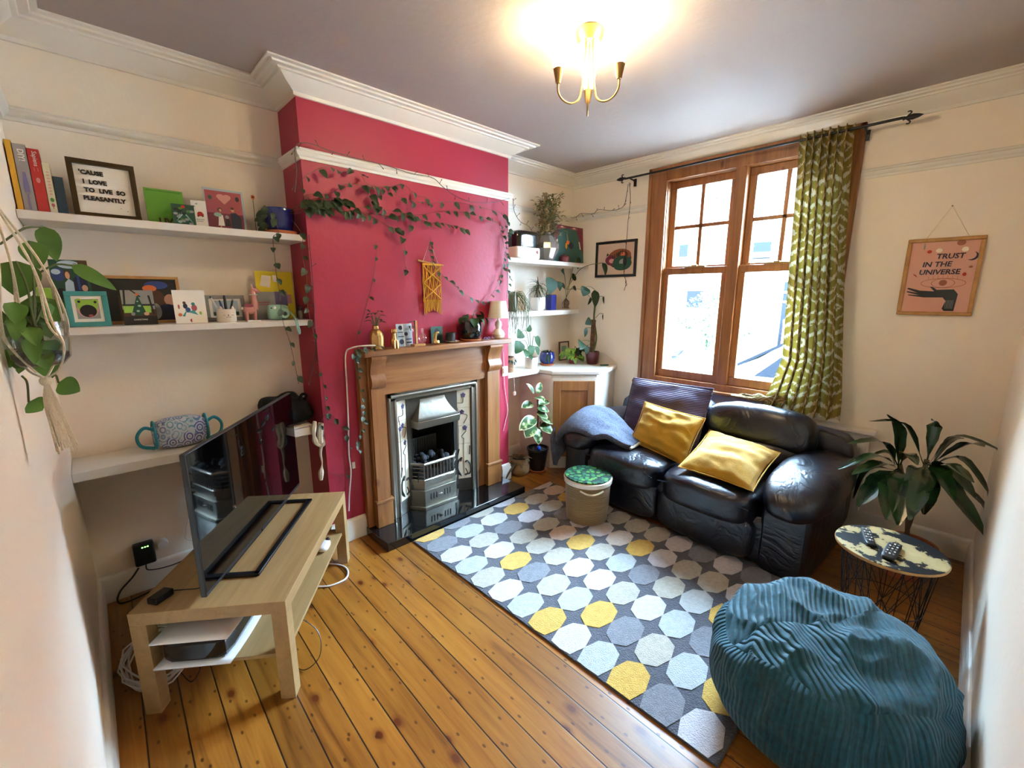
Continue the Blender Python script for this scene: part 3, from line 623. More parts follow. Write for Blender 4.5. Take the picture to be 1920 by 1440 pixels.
# socket, router and cables by the skirting
r0 = at('y', -.02, 246, 1023); r1 = at('y', -.02, 290, 1053)
ro = thing('router', 'small black router box with green lights hanging on the alcove wall', 'router', ((r0.x+r1.x)/2, -.02, .21))
MB().box((.150, -.045, .155), (.236, -.002, .275)).build('case', 'black', ro, bevel=.008)
M['led'] = mat('green light', '6cff50', .5, emit=3)
for k in range(3): MB().box((.185+k*.011, -.0465, .255), (.191+k*.011, -.045, .259)).build('status_light', 'led', ro)
pg = MB(); pg.lathe([(.0, -.04), (.022, -.038), (.025, -.02), (.025, 0)], (0, 0, 0), 20); pg.V = [Vector((v.x+.272, v.z-.002, v.y+.235)) for v in pg.V]
tag(pg.build('wall_plug', 'white', origin=(.272, -.002, .235)), 'round white plug in the wall right of the black router', 'plug')
tag(MB().tube(curve([(.19, -.03, .155), (.20, -.04, .12), (.30, -.04, .105), (.42, -.03, .12)], 6), .003).build('router_cable', 'black', origin=(.19, -.03, .12)), 'black cable running along the skirting from the router', 'cable')
tag(MB().tube(curve([(.16, -.04, .15), (.13, -.04, .11), (.075, -.05, .06), (.06, -.06, .012), (.10, -.08, .008), (.22, -.06, .008), (.34, -.12, .008)], 6), .0045).build('floor_cable', 'black', origin=(.13, -.04, .05)), 'black cable dropping to the floor in the left alcove corner', 'cable')
tag(MB().tube(curve([(.46, -.03, .45), (.455, -.04, .33), (.43, -.05, .25), (.40, -.05, .22), (.37, -.04, .24), (.39, -.03, .32), (.45, -.02, .40)], 6), .003).build('hanging_cable', 'white', origin=(.42, -.04, .3)), 'thin pale cable hanging in a loop behind the television', 'cable')
rnd = random.Random(2); P = []
for k in range(9*14):
    t = k/14*2*pi; w = .012*sin(t*3.1)+rnd.uniform(-.004, .004); P.append((.165+(.13+w*1.2+.012*sin(t*.31))*cos(t)*.85, -.66+(.175+w)*sin(t), .008+.004*(k/14)+.05*max(0, sin(t*.5+1))*rnd.uniform(.5, 1)))
tag(MB().tube(P, .0035, 5).build('coiled_cable', 'white', origin=(.16, -.62, .01)), 'white network cable lying coiled on the floor behind the bench', 'cable')
P = [at('z', .006, *p) for p in ((590, 1100), (620, 1098), (648, 1085), (652, 1070), (640, 1060), (608, 1056))]
tag(MB().tube(curve(P, 8), .005).build('looped_cable', 'white', origin=P[2]), 'thick white cable looping out onto the floor from under the bench', 'cable')
P = [Vector((.62, -1.02, .19)), Vector((.68, -1.10, .12)), Vector((.66, -1.16, .05)), Vector((.60, -1.14, .006)), Vector((.57, -1.05, .006))]
tag(MB().tube(curve(P, 8), .0018).build('thin_cable', 'black', origin=P[3]), 'thin black cable drooping from the front edge of the lower shelf', 'cable')
P = [at('z', .005, *p) for p in ((325, 1245), (340, 1262), (358, 1278), (372, 1262), (378, 1240))]
tag(MB().tube(curve(P, 8), .002).build('thin_cable', 'black', origin=P[2]), 'thin black cable on the floor under the near end of the bench', 'cable')

# ================================================================ sofa
def leather():
    mt, nt, b = base_mat('midnight blue leather'); tc = nd(nt, 'ShaderNodeTexCoord')
    b.inputs['Base Color'].default_value = hx('070b1a'); b.inputs['Roughness'].default_value = .32; b.inputs['Specular IOR Level'].default_value = .75
    n = nd(nt, 'ShaderNodeTexNoise', {0: tc.outputs['Object'], 'Scale': 4.2, 'Detail': 3, 'Distortion': 1.4}); n2 = nd(nt, 'ShaderNodeTexVoronoi', {0: tc.outputs['Object'], 'Scale': 240})
    r = mth(nt, 'ABSOLUTE', mth(nt, 'SUBTRACT', n.outputs[0], .5)); h = mth(nt, 'ADD', mth(nt, 'MULTIPLY', mth(nt, 'MINIMUM', r, .08), 2.2), mth(nt, 'MULTIPLY', n2.outputs[0], .025))
    bm = nd(nt, 'ShaderNodeBump', {'Height': h, 'Strength': .20, 'Distance': .05}); nt.links.new(bm.outputs[0], b.inputs['Normal']); return mt
M['leather'] = leather()
sT = TR(2.72, -1.58, 0, radians(-3.3))
sofa = thing('sofa', 'dark navy leather two seat sofa with puffy arms under the window', 'sofa', (3.15, -1.58, 0), radians(-3.3))
def wr(amp, fr=6, sd=0):
    def f(q):
        n = noise.noise(Vector((q.x*fr+sd, q.y*fr, q.z*fr)))+.5*noise.noise(Vector((q.x*fr*2.3+sd, q.y*fr*2.1, q.z*fr*2)))
        return q*(1+0)+q.normalized()*amp*n
    return f
MB(sT).puff((.47, 0, .17), (.42, .82, .15), 14, 10).build('base', 'leather', sofa)
for s, nm in ((1, 'l'), (-1, 'r')):
    q = MB(sT); q.puff((.42, s*.745, .21), (.385, .125, .21), 12, 10, wr(.006, 7, s)); q.build('arm_panel', 'leather', sofa)
    def arm(q_, s=s):
        q_ = q_.copy(); q_.z -= .07*max(0, (-q_.x)/.46)**2; q_.y += s*.0; return q_+q_.normalized()*.010*noise.noise(q_*7+Vector((s*3, 0, 0)))
    q = MB(sT); q.puff((.43, s*.75, .485), (.45, .175, .115), 2.8, 22, arm); q.build('arm_pad', 'leather', sofa)
    def seat(q_, s=s):
        q_ = q_.copy(); d = 1-min(1, abs(q_.y)/.31); 
        if q_.z > 0: q_.z += .022*(1-(q_.y/.31)**2)+.012*noise.noise(Vector((q_.x*5, q_.y*9, s*4)))
        if q_.x < -.25: q_.x -= .02*(1-(q_.y/.31)**2)
        return q_
    q = MB(sT); q.puff((.34, s*.305, .335), (.38, .302, .10), 5, 26, seat); q.build('seat_cushion', 'leather', sofa)
    q = MB(sT); q.puff((.035, s*.305, .175), (.05, .30, .13), 5, 10, wr(.004, 6, s)); q.build('front_panel', 'leather', sofa)
    def back(q_, s=s): return q_+q_.normalized()*.018*noise.noise(Vector((q_.x*4, q_.y*6, q_.z*7+s*5)))
    q = MB(sT); q.puff((.72, s*.335, .655), (.155, .345, .155), 3.2, 26, back, R=Matrix.Rotation(radians(12), 3, 'Y')); q.build('back_cushion', 'leather', sofa)
    q = MB(sT); q.puff((.66, s*.32, .50), (.13, .32, .10), 3, 14, back, R=Matrix.Rotation(radians(12), 3, 'Y')); q.build('lumbar_cushion', 'leather', sofa)
    sm = MB(sT); sm.tube(curve([(-.035, s*.02, .37), (-.03, s*.15, .385), (-.032, s*.3, .388), (-.03, s*.45, .385), (-.02, s*.58, .37)], 6), .003, 5)
    sm.build('stitched_seam', 'leather', sofa)
q = MB(sT); q.puff((.86, 0, .35), (.09, .86, .35), 9, 12); q.build('back_frame', 'leather', sofa)

def pillow(name, C, th, m, label, group=None, seam=True, pinch=.06, n=34, wrk=.011, sd=0):
    """scatter cushion from its four corners TL TR BR BL (seen from the front)"""
    A, B, Cc, D = [Vector(p) for p in C]; cen = (A+B+Cc+D)/4; nn = ((B-A).cross(D-A)).normalized()
    mb = MB()
    for sg in (1, -1):
        def f(u, v):
            a, b = 2*u-1, 2*v-1; pu = u+(.5-u)*pinch*(1-b*b)*1.4; pv = v+(.5-v)*pinch*(1-a*a)*1.4
            p = (A*(1-pu)+B*pu)*(1-pv)+(D*(1-pu)+Cc*pu)*pv; t = max(0, (1-abs(a)**2.6))**.55*max(0, (1-abs(b)**2.6))**.55
            w = noise.noise(Vector((a*1.3+sd, b*3.2, sg)))+.5*noise.noise(Vector((a*4+sd, b*5, sg)))
            rad = abs(noise.noise(Vector((a*6, b*1.2, sd))))*.5
            return p+nn*sg*(th*t+(wrk*w*1.4-wrk*rad)*min(1, t*2))
        mb.grid(f, n, n)
    mb.weld = True; o = thing(name, label, 'cushion', cen, 0, group); mb.build('cover', m, o)
    if seam:
        P = []
        for k in range(4):
            a, b = [A, B, Cc, D][k], [B, Cc, D, A][k]
            for t in range(10): t /= 10; e = a+(b-a)*t; P.append(e+(cen-e)*(pinch*.7*(1-(2*t-1)**2)))
        MB().tube(P, .004, 5, True).build('piped_edge', m, o)
    return o
M['mustard'] = mat('mustard cotton velvet', 'b3881c', .88, c2='a67c16', vs=9, bump=.25, bs=220, sheen=.08)
def rib_mat(name, c, sc, axis='Z', st=.5, c2=None):
    mt, nt, b = base_mat(name); tc = nd(nt, 'ShaderNodeTexCoord'); w = nd(nt, 'ShaderNodeTexWave', {0: tc.outputs['Object'], 'Scale': sc, 'Distortion': .6, 'Detail': 1}, bands_direction=axis)
    b.inputs['Base Color'].default_value = hx(c); b.inputs['Roughness'].default_value = .8; b.inputs['Sheen Weight'].default_value = .3
    bm = nd(nt, 'ShaderNodeBump', {'Height': w.outputs[1], 'Strength': st, 'Distance': .004}); nt.links.new(bm.outputs[0], b.inputs['Normal']); return mt
M['purple'] = rib_mat('aubergine ribbed fabric', '3a2848', 28)
pillow('scatter_cushion', [at('x', 3.42, 1188, 708), at('x', 3.42, 1338, 729), at('x', 3.12, 1296, 880), at('x', 3.12, 1158, 828)], .05, 'purple', 'large square aubergine cushion leaning on the back of the sofa', pinch=.02, sd=3)
pillow('scatter_cushion', [at('x', 3.19, 1209, 753), at('x', 3.15, 1323, 785), at('x', 2.93, 1284, 874), at('x', 2.96, 1181, 826)], .07, 'mustard', 'mustard cushion standing upright against the aubergine cushion', pinch=.06, sd=8, group=None)
pillow('scatter_cushion', [at('z', .60, 1331, 806), at('z', .585, 1464, 849), at('z', .475, 1412, 921), at('z', .475, 1272, 875)], .075, 'mustard', 'mustard cushion lying tilted in the middle of the sofa seat', pinch=.07, sd=21)
# throw over the left arm
M['throwm'] = mat('blue grey fleece', '5c667c', .95, c2='454b5e', vs=70, bump=1.0, bs=180, sheen=.15)
pth = curve([(-.665, .41), (-.655, .50), (-.70, .60), (-.80, .655), (-.93, .655), (-1.04, .60), (-1.13, .53), (-1.24, .485), (-1.31, .468)], 5)if False else None
def path2(P, n=6): return [(p.x, p.z) for p in curve([(a, 0, b) for a, b in P], n)]
pp = path2([(-.670, .34), (-.655, .48), (-.70, .585), (-.79, .632), (-.92, .628), (-1.03, .575), (-1.12, .515), (-1.22, .475), (-1.30, .462)])
thr = thing('throw', 'folded blue grey fleece throw draped over the left arm of the sofa', 'blanket', (2.95, -.95, .6))
from mathutils.bvhtree import BVHTree
BV = []
for ch in sofa.children:
    if ch.name.split('.')[0] in ('arm_pad', 'seat_cushion', 'base'): BV.append(BVHTree.FromPolygons([PM[ch.name] @ v.co for v in ch.data.vertices], [tuple(p.vertices) for p in ch.data.polygons]))
def top_z(x, y):
    h = [t.ray_cast(Vector((x, y, 1.5)), Vector((0, 0, -1)))[0] for t in BV]; h = [p.z for p in h if p]; return max(h) if h else None
def tf(u, v):
    i = u*(len(pp)-1); k = min(int(i), len(pp)-2); f = i-k; y = pp[k][0]*(1-f)+pp[k+1][0]*f; z = pp[k][1]*(1-f)+pp[k+1][1]*f
    x0 = 2.725+.11*u; x1 = 3.24-.20*u; z -= 0; x = x0+(x1-x0)*v
    hz = top_z(x, -.84); w_ = max(0, min(1, (.78-u)/.22)); z += ((hz if hz is not None else .60)+.012-.632)*w_*w_*(3-2*w_)
    return Vector((x, y, z+.010+.018*noise.noise(Vector((x*7, y*3.5, 2)))+.008*noise.noise(Vector((x*22, y*9, 5)))+.016*sin(v*pi)))
mb = MB(); mb.grid(tf, 48, 20); mb.build('fleece', 'throwm', thr, solid=.042)
mb = MB(); e = [tf(.985, k/14)+Vector((0, -.012, -.004+.004*sin(k*2))) for k in range(15)]
mb.tube(e, .011, 8); mb.build('cream_edge', 'rope', thr)

# ================================================================ bean bag
def cord():
    mt, nt, b = base_mat('teal corduroy'); uv = nd(nt, 'ShaderNodeUVMap'); sp = nd(nt, 'ShaderNodeSeparateXYZ', {0: uv.outputs[0]})
    w = mth(nt, 'SINE', mth(nt, 'MULTIPLY', sp.outputs[0], 2*pi/.0175)); w = mth(nt, 'POWER', mth(nt, 'ADD', mth(nt, 'MULTIPLY', w, .5), .5), .6)
    tc = nd(nt, 'ShaderNodeTexCoord'); n = nd(nt, 'ShaderNodeTexNoise', {0: tc.outputs['Object'], 'Scale': 60})
    b.inputs['Roughness'].default_value = .75; b.inputs['Sheen Weight'].default_value = .06; b.inputs['Sheen Roughness'].default_value = .4
    nt.links.new(ramp(nt, n.outputs[0], (.3, hx('063c48')), (.7, hx('0a5262'))), b.inputs['Base Color'])
    bm = nd(nt, 'ShaderNodeBump', {'Height': w, 'Strength': 1.0, 'Distance': .0065}); nt.links.new(bm.outputs[0], b.inputs['Normal']); return mt
M['cord'] = cord()
bb_ = thing('bean_bag', 'large teal corduroy bean bag on the floor by the right wall', 'bean bag', (1.87, -2.685, 0))
CX, CY, CZ = 1.87, -2.685, .20
def ridge(d, f, o): return 1-2*abs(noise.noise(d*f+Vector(o)))
def bag(theta, phi):
    d = Vector((cos(theta)*cos(phi), sin(theta)*cos(phi), sin(phi)))
    L_ = (abs(d.x)**2.1+abs(d.y)**2.1)**(1/2.1); e = 2.5; LL = (L_**e+abs(d.z)**e)**(1/e); p = d/LL
    up_ = max(0, min(1, (phi+.35)/.7)); q = Vector((d.x*1.0+d.y*.55, d.y*1.5-d.x*.4, d.z*1.1))
    r = up_*(.105*(ridge(q, 1.45, (2.3, 7.1, .4))-.62)+.05*(ridge(q, 2.7, (5.3, 1.1, 3.4))-.6)+.02*noise.noise(d*7))+.045*noise.noise(d*1.8+Vector((4, 1, 7)))
    r -= .10*up_*math.exp(-((d-Vector((-.15, .12, .97))).length/.33)**2)
    s = 1+r
    return Vector((CX+p.x*.375*(1+r*.7), CY+p.y*.362*(1+r*.6), max(.001, CZ+p.z*(.265*s if p.z > 0 else .20))))
AB = [-.45, 1.1, 2.35, 3.75, 4.95, 2*pi-.45]; PR = .62      # side seams, ridge latitude of the top panels
def strip(V, UVv, nu, nv, name):
    mb = MB(); fs = [(j*(nu+1)+i, j*(nu+1)+i+1, (j+1)*(nu+1)+i+1, (j+1)*(nu+1)+i) for j in range(nv) for i in range(nu)]
    for v in V: v.y = max(v.y, WY+.02)
    mb.add(V, fs, [[UVv[q] for q in f] for f in fs]); mb.build(name, 'cord', bb_, angle=80)
def seamdip(dl_, half, w=.03): return 1-.014*math.exp(-((half-abs(dl_))/w)**2)
CEN = Vector((CX, CY, CZ))
for k in range(5):
    a0, a1 = AB[k], AB[k+1]; nu, nv = 40, 60; V, U_ = [], []
    for j in range(nv+1):
        for i in range(nu+1):
            th = a0+(a1-a0)*i/nu; pr = PR+.10*sin(th*2+1)+.05*sin(th*5); ph = -1.5+(pr+1.5)*j/nv; p = bag(th, ph); dl_ = th-(a0+a1)/2
            sc = seamdip(dl_, (a1-a0)/2)*seamdip(pr-ph, 0, .05) if ph > -.5 else 1; V.append(CEN+(p-CEN)*sc if ph > -.5 else p); U_.append((dl_*.37*(.55+.45*cos(ph)), ph*.3))
    strip(V, U_, nu, nv, 'side_panel')
for k, (a0, a1, an) in enumerate(((-.45, 2.35, -.35), (2.35, 3.75, -.9), (3.75, 2*pi-.45, -.55))):
    nu, nv = 56, 44; V, U_ = [], []; ca, sa = cos(an), sin(an)
    for j in range(nv+1):
        for i in range(nu+1):
            th = a0+(a1-a0)*i/nu; pr = PR+.10*sin(th*2+1)+.05*sin(th*5); ph = pr+(1.5695-pr)*j/nv; p = bag(th, ph); dl_ = (th-(a0+a1)/2)*cos(ph)
            sc = seamdip(ph-pr, 0, .05)*seamdip(dl_, (a1-a0)/2*cos(ph), .03); v = CEN+(p-CEN)*sc; V.append(v); U_.append((v.x*sa+v.y*ca+v.z*.35, v.x*ca-v.y*sa))
    strip(V, U_, nu, nv, 'top_panel')

# ================================================================ storage basket with printed lid
M['jute'] = rib_mat('woven sisal', '8c7048', 30, 'Z', .6)
def leafprint():
    mt, nt, b = base_mat('tropical leaf print'); tc = nd(nt, 'ShaderNodeTexCoord')
    v = nd(nt, 'ShaderNodeTexVoronoi', {0: tc.outputs['Object'], 'Scale': 30, 'Randomness': 1}, voronoi_dimensions='2D'); n = nd(nt, 'ShaderNodeTexWave', {0: tc.outputs['Object'], 'Scale': 22, 'Distortion': 9, 'Detail': 2, 'Detail Scale': 2})
    c = mixc(nt, ramp(nt, v.outputs['Distance'], (.40, G(1)), (.46, G(0))), hx('061410'), ramp(nt, v.outputs['Color'], (.2, hx('0f3f26')), (.5, hx('23603a')), (.8, hx('56822a'))))
    c = mixc(nt, ramp(nt, n.outputs[1], (.6, G(0)), (.9, G(.6))), c, hx('0f3a2a')); nt.links.new(c, b.inputs['Base Color']); b.inputs['Roughness'].default_value = .6; b.inputs['Specular IOR Level'].default_value = .15; return mt
M['leafprint'] = leafprint()
Bc = (2.51, -1.175); bk = thing('storage_basket', 'round sisal storage basket with a green leaf printed lid beside the sofa', 'basket', (Bc[0], Bc[1], .012))
MB().lathe([(.0, .0125), (.135, .0125), (.142, .02), (.150, .12), (.155, .24), (.158, .30), (.150, .302), (.0, .30)], (*Bc, 0), 48).build('body', 'jute', bk)
MB().lathe([(.156, .285), (.166, .29), (.168, .318), (.160, .324), (.0, .324)], (*Bc, 0), 48).build('rim', 'cream', bk)
MB().lathe([(.0, .325), (.160, .325), (.161, .331), (.158, .334), (.0, .334)], (*Bc, 0), 48).build('lid', 'leafprint', bk)
P = []
for k in range(9): a = radians(200+k*6.5); P.append((Bc[0]+.176*cos(a), Bc[1]+.176*sin(a), .278-.022*sin(pi*k/8)))
MB().tube(P, .006).build('handle', 'rope', bk)

# ================================================================ side table and remotes
def mapmat():
    mt, nt, b = base_mat('world map print'); tc = nd(nt, 'ShaderNodeTexCoord'); n = nd(nt, 'ShaderNodeTexNoise', {0: nd(nt, 'ShaderNodeMapping', {0: tc.outputs['Object'], 1: (3.3, 1.2, 0)}).outputs[0], 'Scale': 7.5, 'Detail': 9, 'Roughness': .6})
    nt.links.new(ramp(nt, n.outputs[0], (.49, hx('121416')), (.505, hx('a8986c')), (.7, hx('b8a97c'))), b.inputs['Base Color']); b.inputs['Roughness'].default_value = .5; b.inputs['Specular IOR Level'].default_value = .2; return mt
M['map'] = mapmat()
TC = (2.50, -2.768); TZ = .49
tb = thing('side_table', 'round side table with a black and cream map top on a black wire cage', 'side table', (TC[0], TC[1], 0))
MB().lathe([(.0, TZ-.016), (.185, TZ-.016), (.190, TZ-.012), (.190, TZ-.002), (.188, TZ), (.0, TZ)], (*TC, 0), 56).build('table_top', 'map', tb)
MB().lathe([(.190, TZ-.013), (.1915, TZ-.007), (.190, TZ-.001)], (*TC, 0), 56, caps=False).build('edge_band', 'lightwood', tb)
mb = MB(); ring = lambda r, z: [(TC[0]+r*cos(a*pi/16), TC[1]+r*sin(a*pi/16), z) for a in range(32)]
mb.tube(ring(.165, TZ-.02), .0035, 5, True); mb.tube(ring(.115, .004), .0035, 5, True); mb.tube(ring(.14, .24), .002, 4, True)
rr = lambda z: .115+(.165-.115)*z/TZ
for k in range(16):
    a = k*pi/8; mb.tube([(TC[0]+rr(0)*cos(a), TC[1]+rr(0)*sin(a), .004), (TC[0]+rr(TZ)*cos(a), TC[1]+rr(TZ)*sin(a), TZ-.02)], .0022, 4)
    if k % 4 == 0:
        for d in (-3, -2, -1, 1, 2, 3):
            b = a+d*pi/8
            mb.tube([(TC[0]+rr(.17)*cos(a), TC[1]+rr(.17)*sin(a), .17), (TC[0]+rr(.4)*cos(b), TC[1]+rr(.4)*sin(b), TZ-.03)], .0018, 4); mb.tube([(TC[0]+rr(.17)*cos(a), TC[1]+rr(.17)*sin(a), .17), (TC[0]+rr(0)*cos(b), TC[1]+rr(0)*sin(b), .006)], .0018, 4)
mb.build('wire_cage', 'wire', tb)
def remote(px, py, qx, qy, w, label):
    a, b = at('z', TZ+.01, px, py), at('z', TZ+.01, qx, qy); d = b-a; o = thing('remote_control', label, 'remote control', ((a+b)/2).xy.to_3d()+Vector((0, 0, TZ)), math.atan2(d.y, d.x)); T = PM[o.name]
    l = d.length/2; MB(T).puff((0, 0, .009), (l, w, .0085), 6, 6).build('case', 'black', o)
    for i in range(5):
        for j in (-1, 0, 1): MB(T).box((-l*.7+i*l*.32-.004, j*w*.5-.003, .0165), (-l*.7+i*l*.32+.004, j*w*.5+.003, .0188)).build('button', 'grey' if (i+j) % 2 else 'white', o)
remote(1622, 990, 1633, 1022, .018, 'slim black remote control lying on the left half of the round table')
remote(1680, 1020, 1664, 1046, .024, 'wide black remote control lying near the middle of the round table')

# ================================================================ curtain, pole
rod = thing('curtain_pole', 'black iron curtain pole with spear finials above the window', 'curtain pole', (3.60, -1.55, 2.52))
za, zb_ = 2.522, 2.530
MB().tube([(3.60, -.66, za), (3.60, -2.44, zb_)], .008, 10).build('pole', 'wire', rod)
for y, s in ((-.66, 1), (-2.44, -1)):
    f = MB(); f.lathe([(.008, 0), (.012, .004), (.008, .012), (.014, .03), (.016, .045), (.010, .07), (.0, .09)], (0, 0, 0), 12); f.V = [Vector((3.60+v.x*.7, y+s*v.z, 2.526+v.y)) for v in f.V]
    for q in (1, -1): f.tube(curve([(3.60, y+s*.02, 2.526+q*.008), (3.60, y+s*.035, 2.526+q*.024), (3.60, y+s*.028, 2.526+q*.032), (3.60, y+s*.018, 2.526+q*.030)], 4), .004)
    f.build('finial', 'wire', rod)
for y in (-.70, -2.275): b = MB(); b.tube([(3.60, y, 2.520), (3.66, y, 2.515), (L-.001-.022, y, 2.505)], .006); b.box((L-.03, y-.012, 2.47), (L-.022 if y < -2 or True else L, y+.012, 2.53)); b.build('bracket', 'wire', rod)
def curtain_mat():
    mt, nt, b = base_mat('olive ikat curtain fabric'); uv = nd(nt, 'ShaderNodeUVMap')
    s = nd(nt, 'ShaderNodeSeparateXYZ', {0: uv.outputs[0]})
    nz = nd(nt, 'ShaderNodeTexNoise', {0: nd(nt, 'ShaderNodeMapping', {0: uv.outputs[0], 3: (60, 8, 1)}).outputs[0], 'Scale': 1.0, 'Detail': 1}); j = mth(nt, 'MULTIPLY', mth(nt, 'SUBTRACT', nz.outputs[0], .5), .16)
    U = mth(nt, 'PINGPONG', s.outputs[0], .5); V = mth(nt, 'ADD', mth(nt, 'PINGPONG', s.outputs[1], .5), j)
    d = mth(nt, 'ADD', mth(nt, 'MULTIPLY', U, 1.1), V)       # diamonds
    k = mth(nt, 'FRACT', mth(nt, 'MULTIPLY', d, 3.2)); rings = mth(nt, 'COMPARE', k, .25); rings.node.inputs[2].default_value = .17
    d2 = mth(nt, 'SUBTRACT', mth(nt, 'MULTIPLY', U, 1.4), V); k2 = mth(nt, 'FRACT', mth(nt, 'MULTIPLY', d2, 4.0)); ch = mth(nt, 'COMPARE', k2, .3); ch.node.inputs[2].default_value = .14
    sel = mth(nt, 'GREATER_THAN', mth(nt, 'FRACT', mth(nt, 'MULTIPLY', s.outputs[1], .5)), .5)
    f = mth(nt, 'ADD', mth(nt, 'MULTIPLY', rings, sel), mth(nt, 'MULTIPLY', ch, mth(nt, 'SUBTRACT', 1.0, sel)))
    c = mixc(nt, f, hx('7c6a28'), hx('b5a888')); nt.links.new(c, b.inputs['Base Color']); b.inputs['Roughness'].default_value = .85
    t = nd(nt, 'ShaderNodeBsdfTranslucent', {0: c}); x = nd(nt, 'ShaderNodeMixShader', {0: .12, 1: b.outputs[0], 2: t.outputs[0]}); nt.links.new(x.outputs[0], nt.nodes['Material Output'].inputs[0]); return mt
M['curtain'] = curtain_mat()
cu_ = thing('curtain', 'long olive yellow ikat patterned curtain hanging at the right of the window', 'curtain', (3.60, -2.15, 2.53))
def cf_(u, v):   # u across, v down
    z = 2.56-v*1.80; ya = -1.945-.10*max(0, v-.75)/.25*.15-.03*v; yb2 = -2.215-.15*v**1.5
    if v < .5: ya = -1.95
    ya = -1.95-.075*v+(.10*max(0, (v-.80)/.2)); nf = 6.5
    y = ya+(yb2-ya)*u; ph = u*nf*2*pi+1.5*noise.noise(Vector((u*3, v*1.5, 1)))
    x = 3.595+.028*(1+.35*v)*sin(ph)+.012*noise.noise(Vector((u*9, v*3, 4))); y += .012*cos(ph)*(1+.5*v)
    if v > .93: x -= .06*(v-.93)/.07
    return Vector((x, y, z))
mb = MB(); nu, nv = 150, 60; mb.grid(cf_, nu, nv)
mb.UV = [[(a*2.3, b*7.5) for a, b in f] for f in mb.UV]; mb.build('drape', 'curtain', cu_, angle=80)
def cs_(u, v):   # bunched hem resting on the sill
    y = -1.70-.36*u; return Vector((3.60-.05*v+.02*noise.noise(Vector((u*5, v*4, 3))), y, .812+.06*sin(pi*v)*(.25+.75*u)*(1+.5*noise.noise(Vector((u*7, v*2, 9))))))
mb = MB(); mb.grid(cs_, 30, 12); mb.UV = [[(a*3, b*2) for a, b in f] for f in mb.UV]; mb.build('bunched_hem', 'curtain', cu_)
rcv = thing('radiator_cover', 'white boxed ledge on the far wall behind the right end of the sofa', 'radiator cover', (3.67, -2.45, 0))
MB().box((3.655, -2.53, .145), (3.70, -2.20, .68)).build('panel', 'shelf', rcv, bevel=.004)
for k in range(3): MB().box((3.651, -2.515+k*.05, .17), (3.656, -2.490+k*.05, .66)).build('slat', 'shelf', rcv)
MB().box((3.625, -2.555, .68), (L-.001, -2.20, .705)).build('ledge', 'shelf', rcv, bevel=.004)
# ================================================================ small things: helpers
def draw(T, shapes, parent, name='printed_picture', y=-.0012, th=.0006):
    """flat printed shapes in the local x-z plane"""
    ms = []; mb = MB(T)
    for k, s in enumerate(shapes):
        kind, m = s[0], s[-1]
        if m not in ms: ms.append(m)
        mb.mi = ms.index(m); yy = y-.00012*k
        if kind == 'r': x0_, z0_, x1_, z1_ = s[1:5]; P = [(x0_, z0_), (x1_, z0_), (x1_, z1_), (x0_, z1_)]
        elif kind == 'e': cx, cz, rx, rz = s[1:5]; P = [(cx+rx*cos(i*pi/9), cz+rz*sin(i*pi/9)) for i in range(18)]
        else: P = s[1]
        mb.prism(P, yy-th, yy, 'y')
    return mb.build(name, ms, parent, smooth=False)
def card(name, label, cat, x0, x1, h, y, z, lean, face, shapes, rz=0, th=.003, border=None, frame=None, fw=.012, group=None, fd=.014, pname='printed_picture'):
    """card, print or framed picture of width x1-x0 and height h standing at y on height z; shapes use fractions of the face"""
    w = x1-x0; T = TR((x0+x1)/2, y, z, rz, -lean); o = thing(name, label, cat, ((x0+x1)/2, y, z), rz, group)
    if frame:
        q = MB(T); q.box((-w/2, -fd, 0), (w/2, 0, fw)).box((-w/2, -fd, h-fw), (w/2, 0, h)).box((-w/2, -fd, fw), (-w/2+fw, 0, h-fw)).box((w/2-fw, -fd, fw), (w/2, 0, h-fw)); q.build('frame', frame, o, bevel=.0015)
        MB(T).box((-w/2+fw*.6, -.006, fw*.6), (w/2-fw*.6, -.001, h-fw*.6)).build('mount', face, o, smooth=False); off = -.0065; iw, ih, bx, bz = w-2*fw, h-2*fw, -w/2+fw, fw
    else:
        MB(T).box((-w/2, -th, 0), (w/2, 0, h)).build('card', face, o, smooth=False); off = -th; iw, ih, bx, bz = w, h, -w/2, 0
    if shapes:
        def mp(s):
            k = s[0]
            if k == 'r': return ('r', bx+s[1]*iw, bz+s[2]*ih, bx+s[3]*iw, bz+s[4]*ih, s[5])
            if k == 'e': return ('e', bx+s[1]*iw, bz+s[2]*ih, s[3]*iw, s[4]*ih, s[5])
            return ('p', [(bx+a*iw, bz+b*ih) for a, b in s[1]], s[2])
        draw(T, [mp(s) for s in shapes], o, pname, y=off)
    return o, T @ Matrix.Translation((bx, off-.0012-.00012*len(shapes or []), bz)), iw, ih
def px(y, a): return at('y', y, *a)

# ---------------------------------------------------------------- books, top left shelf
Z1 = 1.874
bx_ = [at('y', -.2, p, 392).x for p in (21, 46, 71, 94, 109)]
bx_[0] = max(.004, bx_[0]); M['bookgrey'] = mat('grey book cloth', '9a928c', .6); M['booknavy'] = mat('navy book cloth', '1c3440', .6); M['bookcream'] = mat('cream book cloth', 'd0c8a8', .6)
M['bookyellow'] = mat('yellow book cloth', 'd6a02a', .55); M['bookred'] = mat('red book cloth', 'b3281f', .55)
def book(i, x0, x1, h, m, label, y=-.2, dep=.16):
    o = thing('book', label, 'book', ((x0+x1)/2, y+dep/2, Z1), 0, 'books on the top left shelf')
    q = MB(); q.box((x0, y, Z1), (x1, y+.003, Z1+h)).box((x0, y, Z1), (x0+.002, y+dep, Z1+h)).box((x1-.002, y, Z1), (x1, y+dep, Z1+h)); q.build('cover', m, o, bevel=.0008)
    MB().box((x0+.002, y+.003, Z1+.003), (x1-.002, y+dep-.004, Z1+h-.004)).build('pages', 'paper', o, smooth=False); return o
bw = bx_[1]-bx_[0]
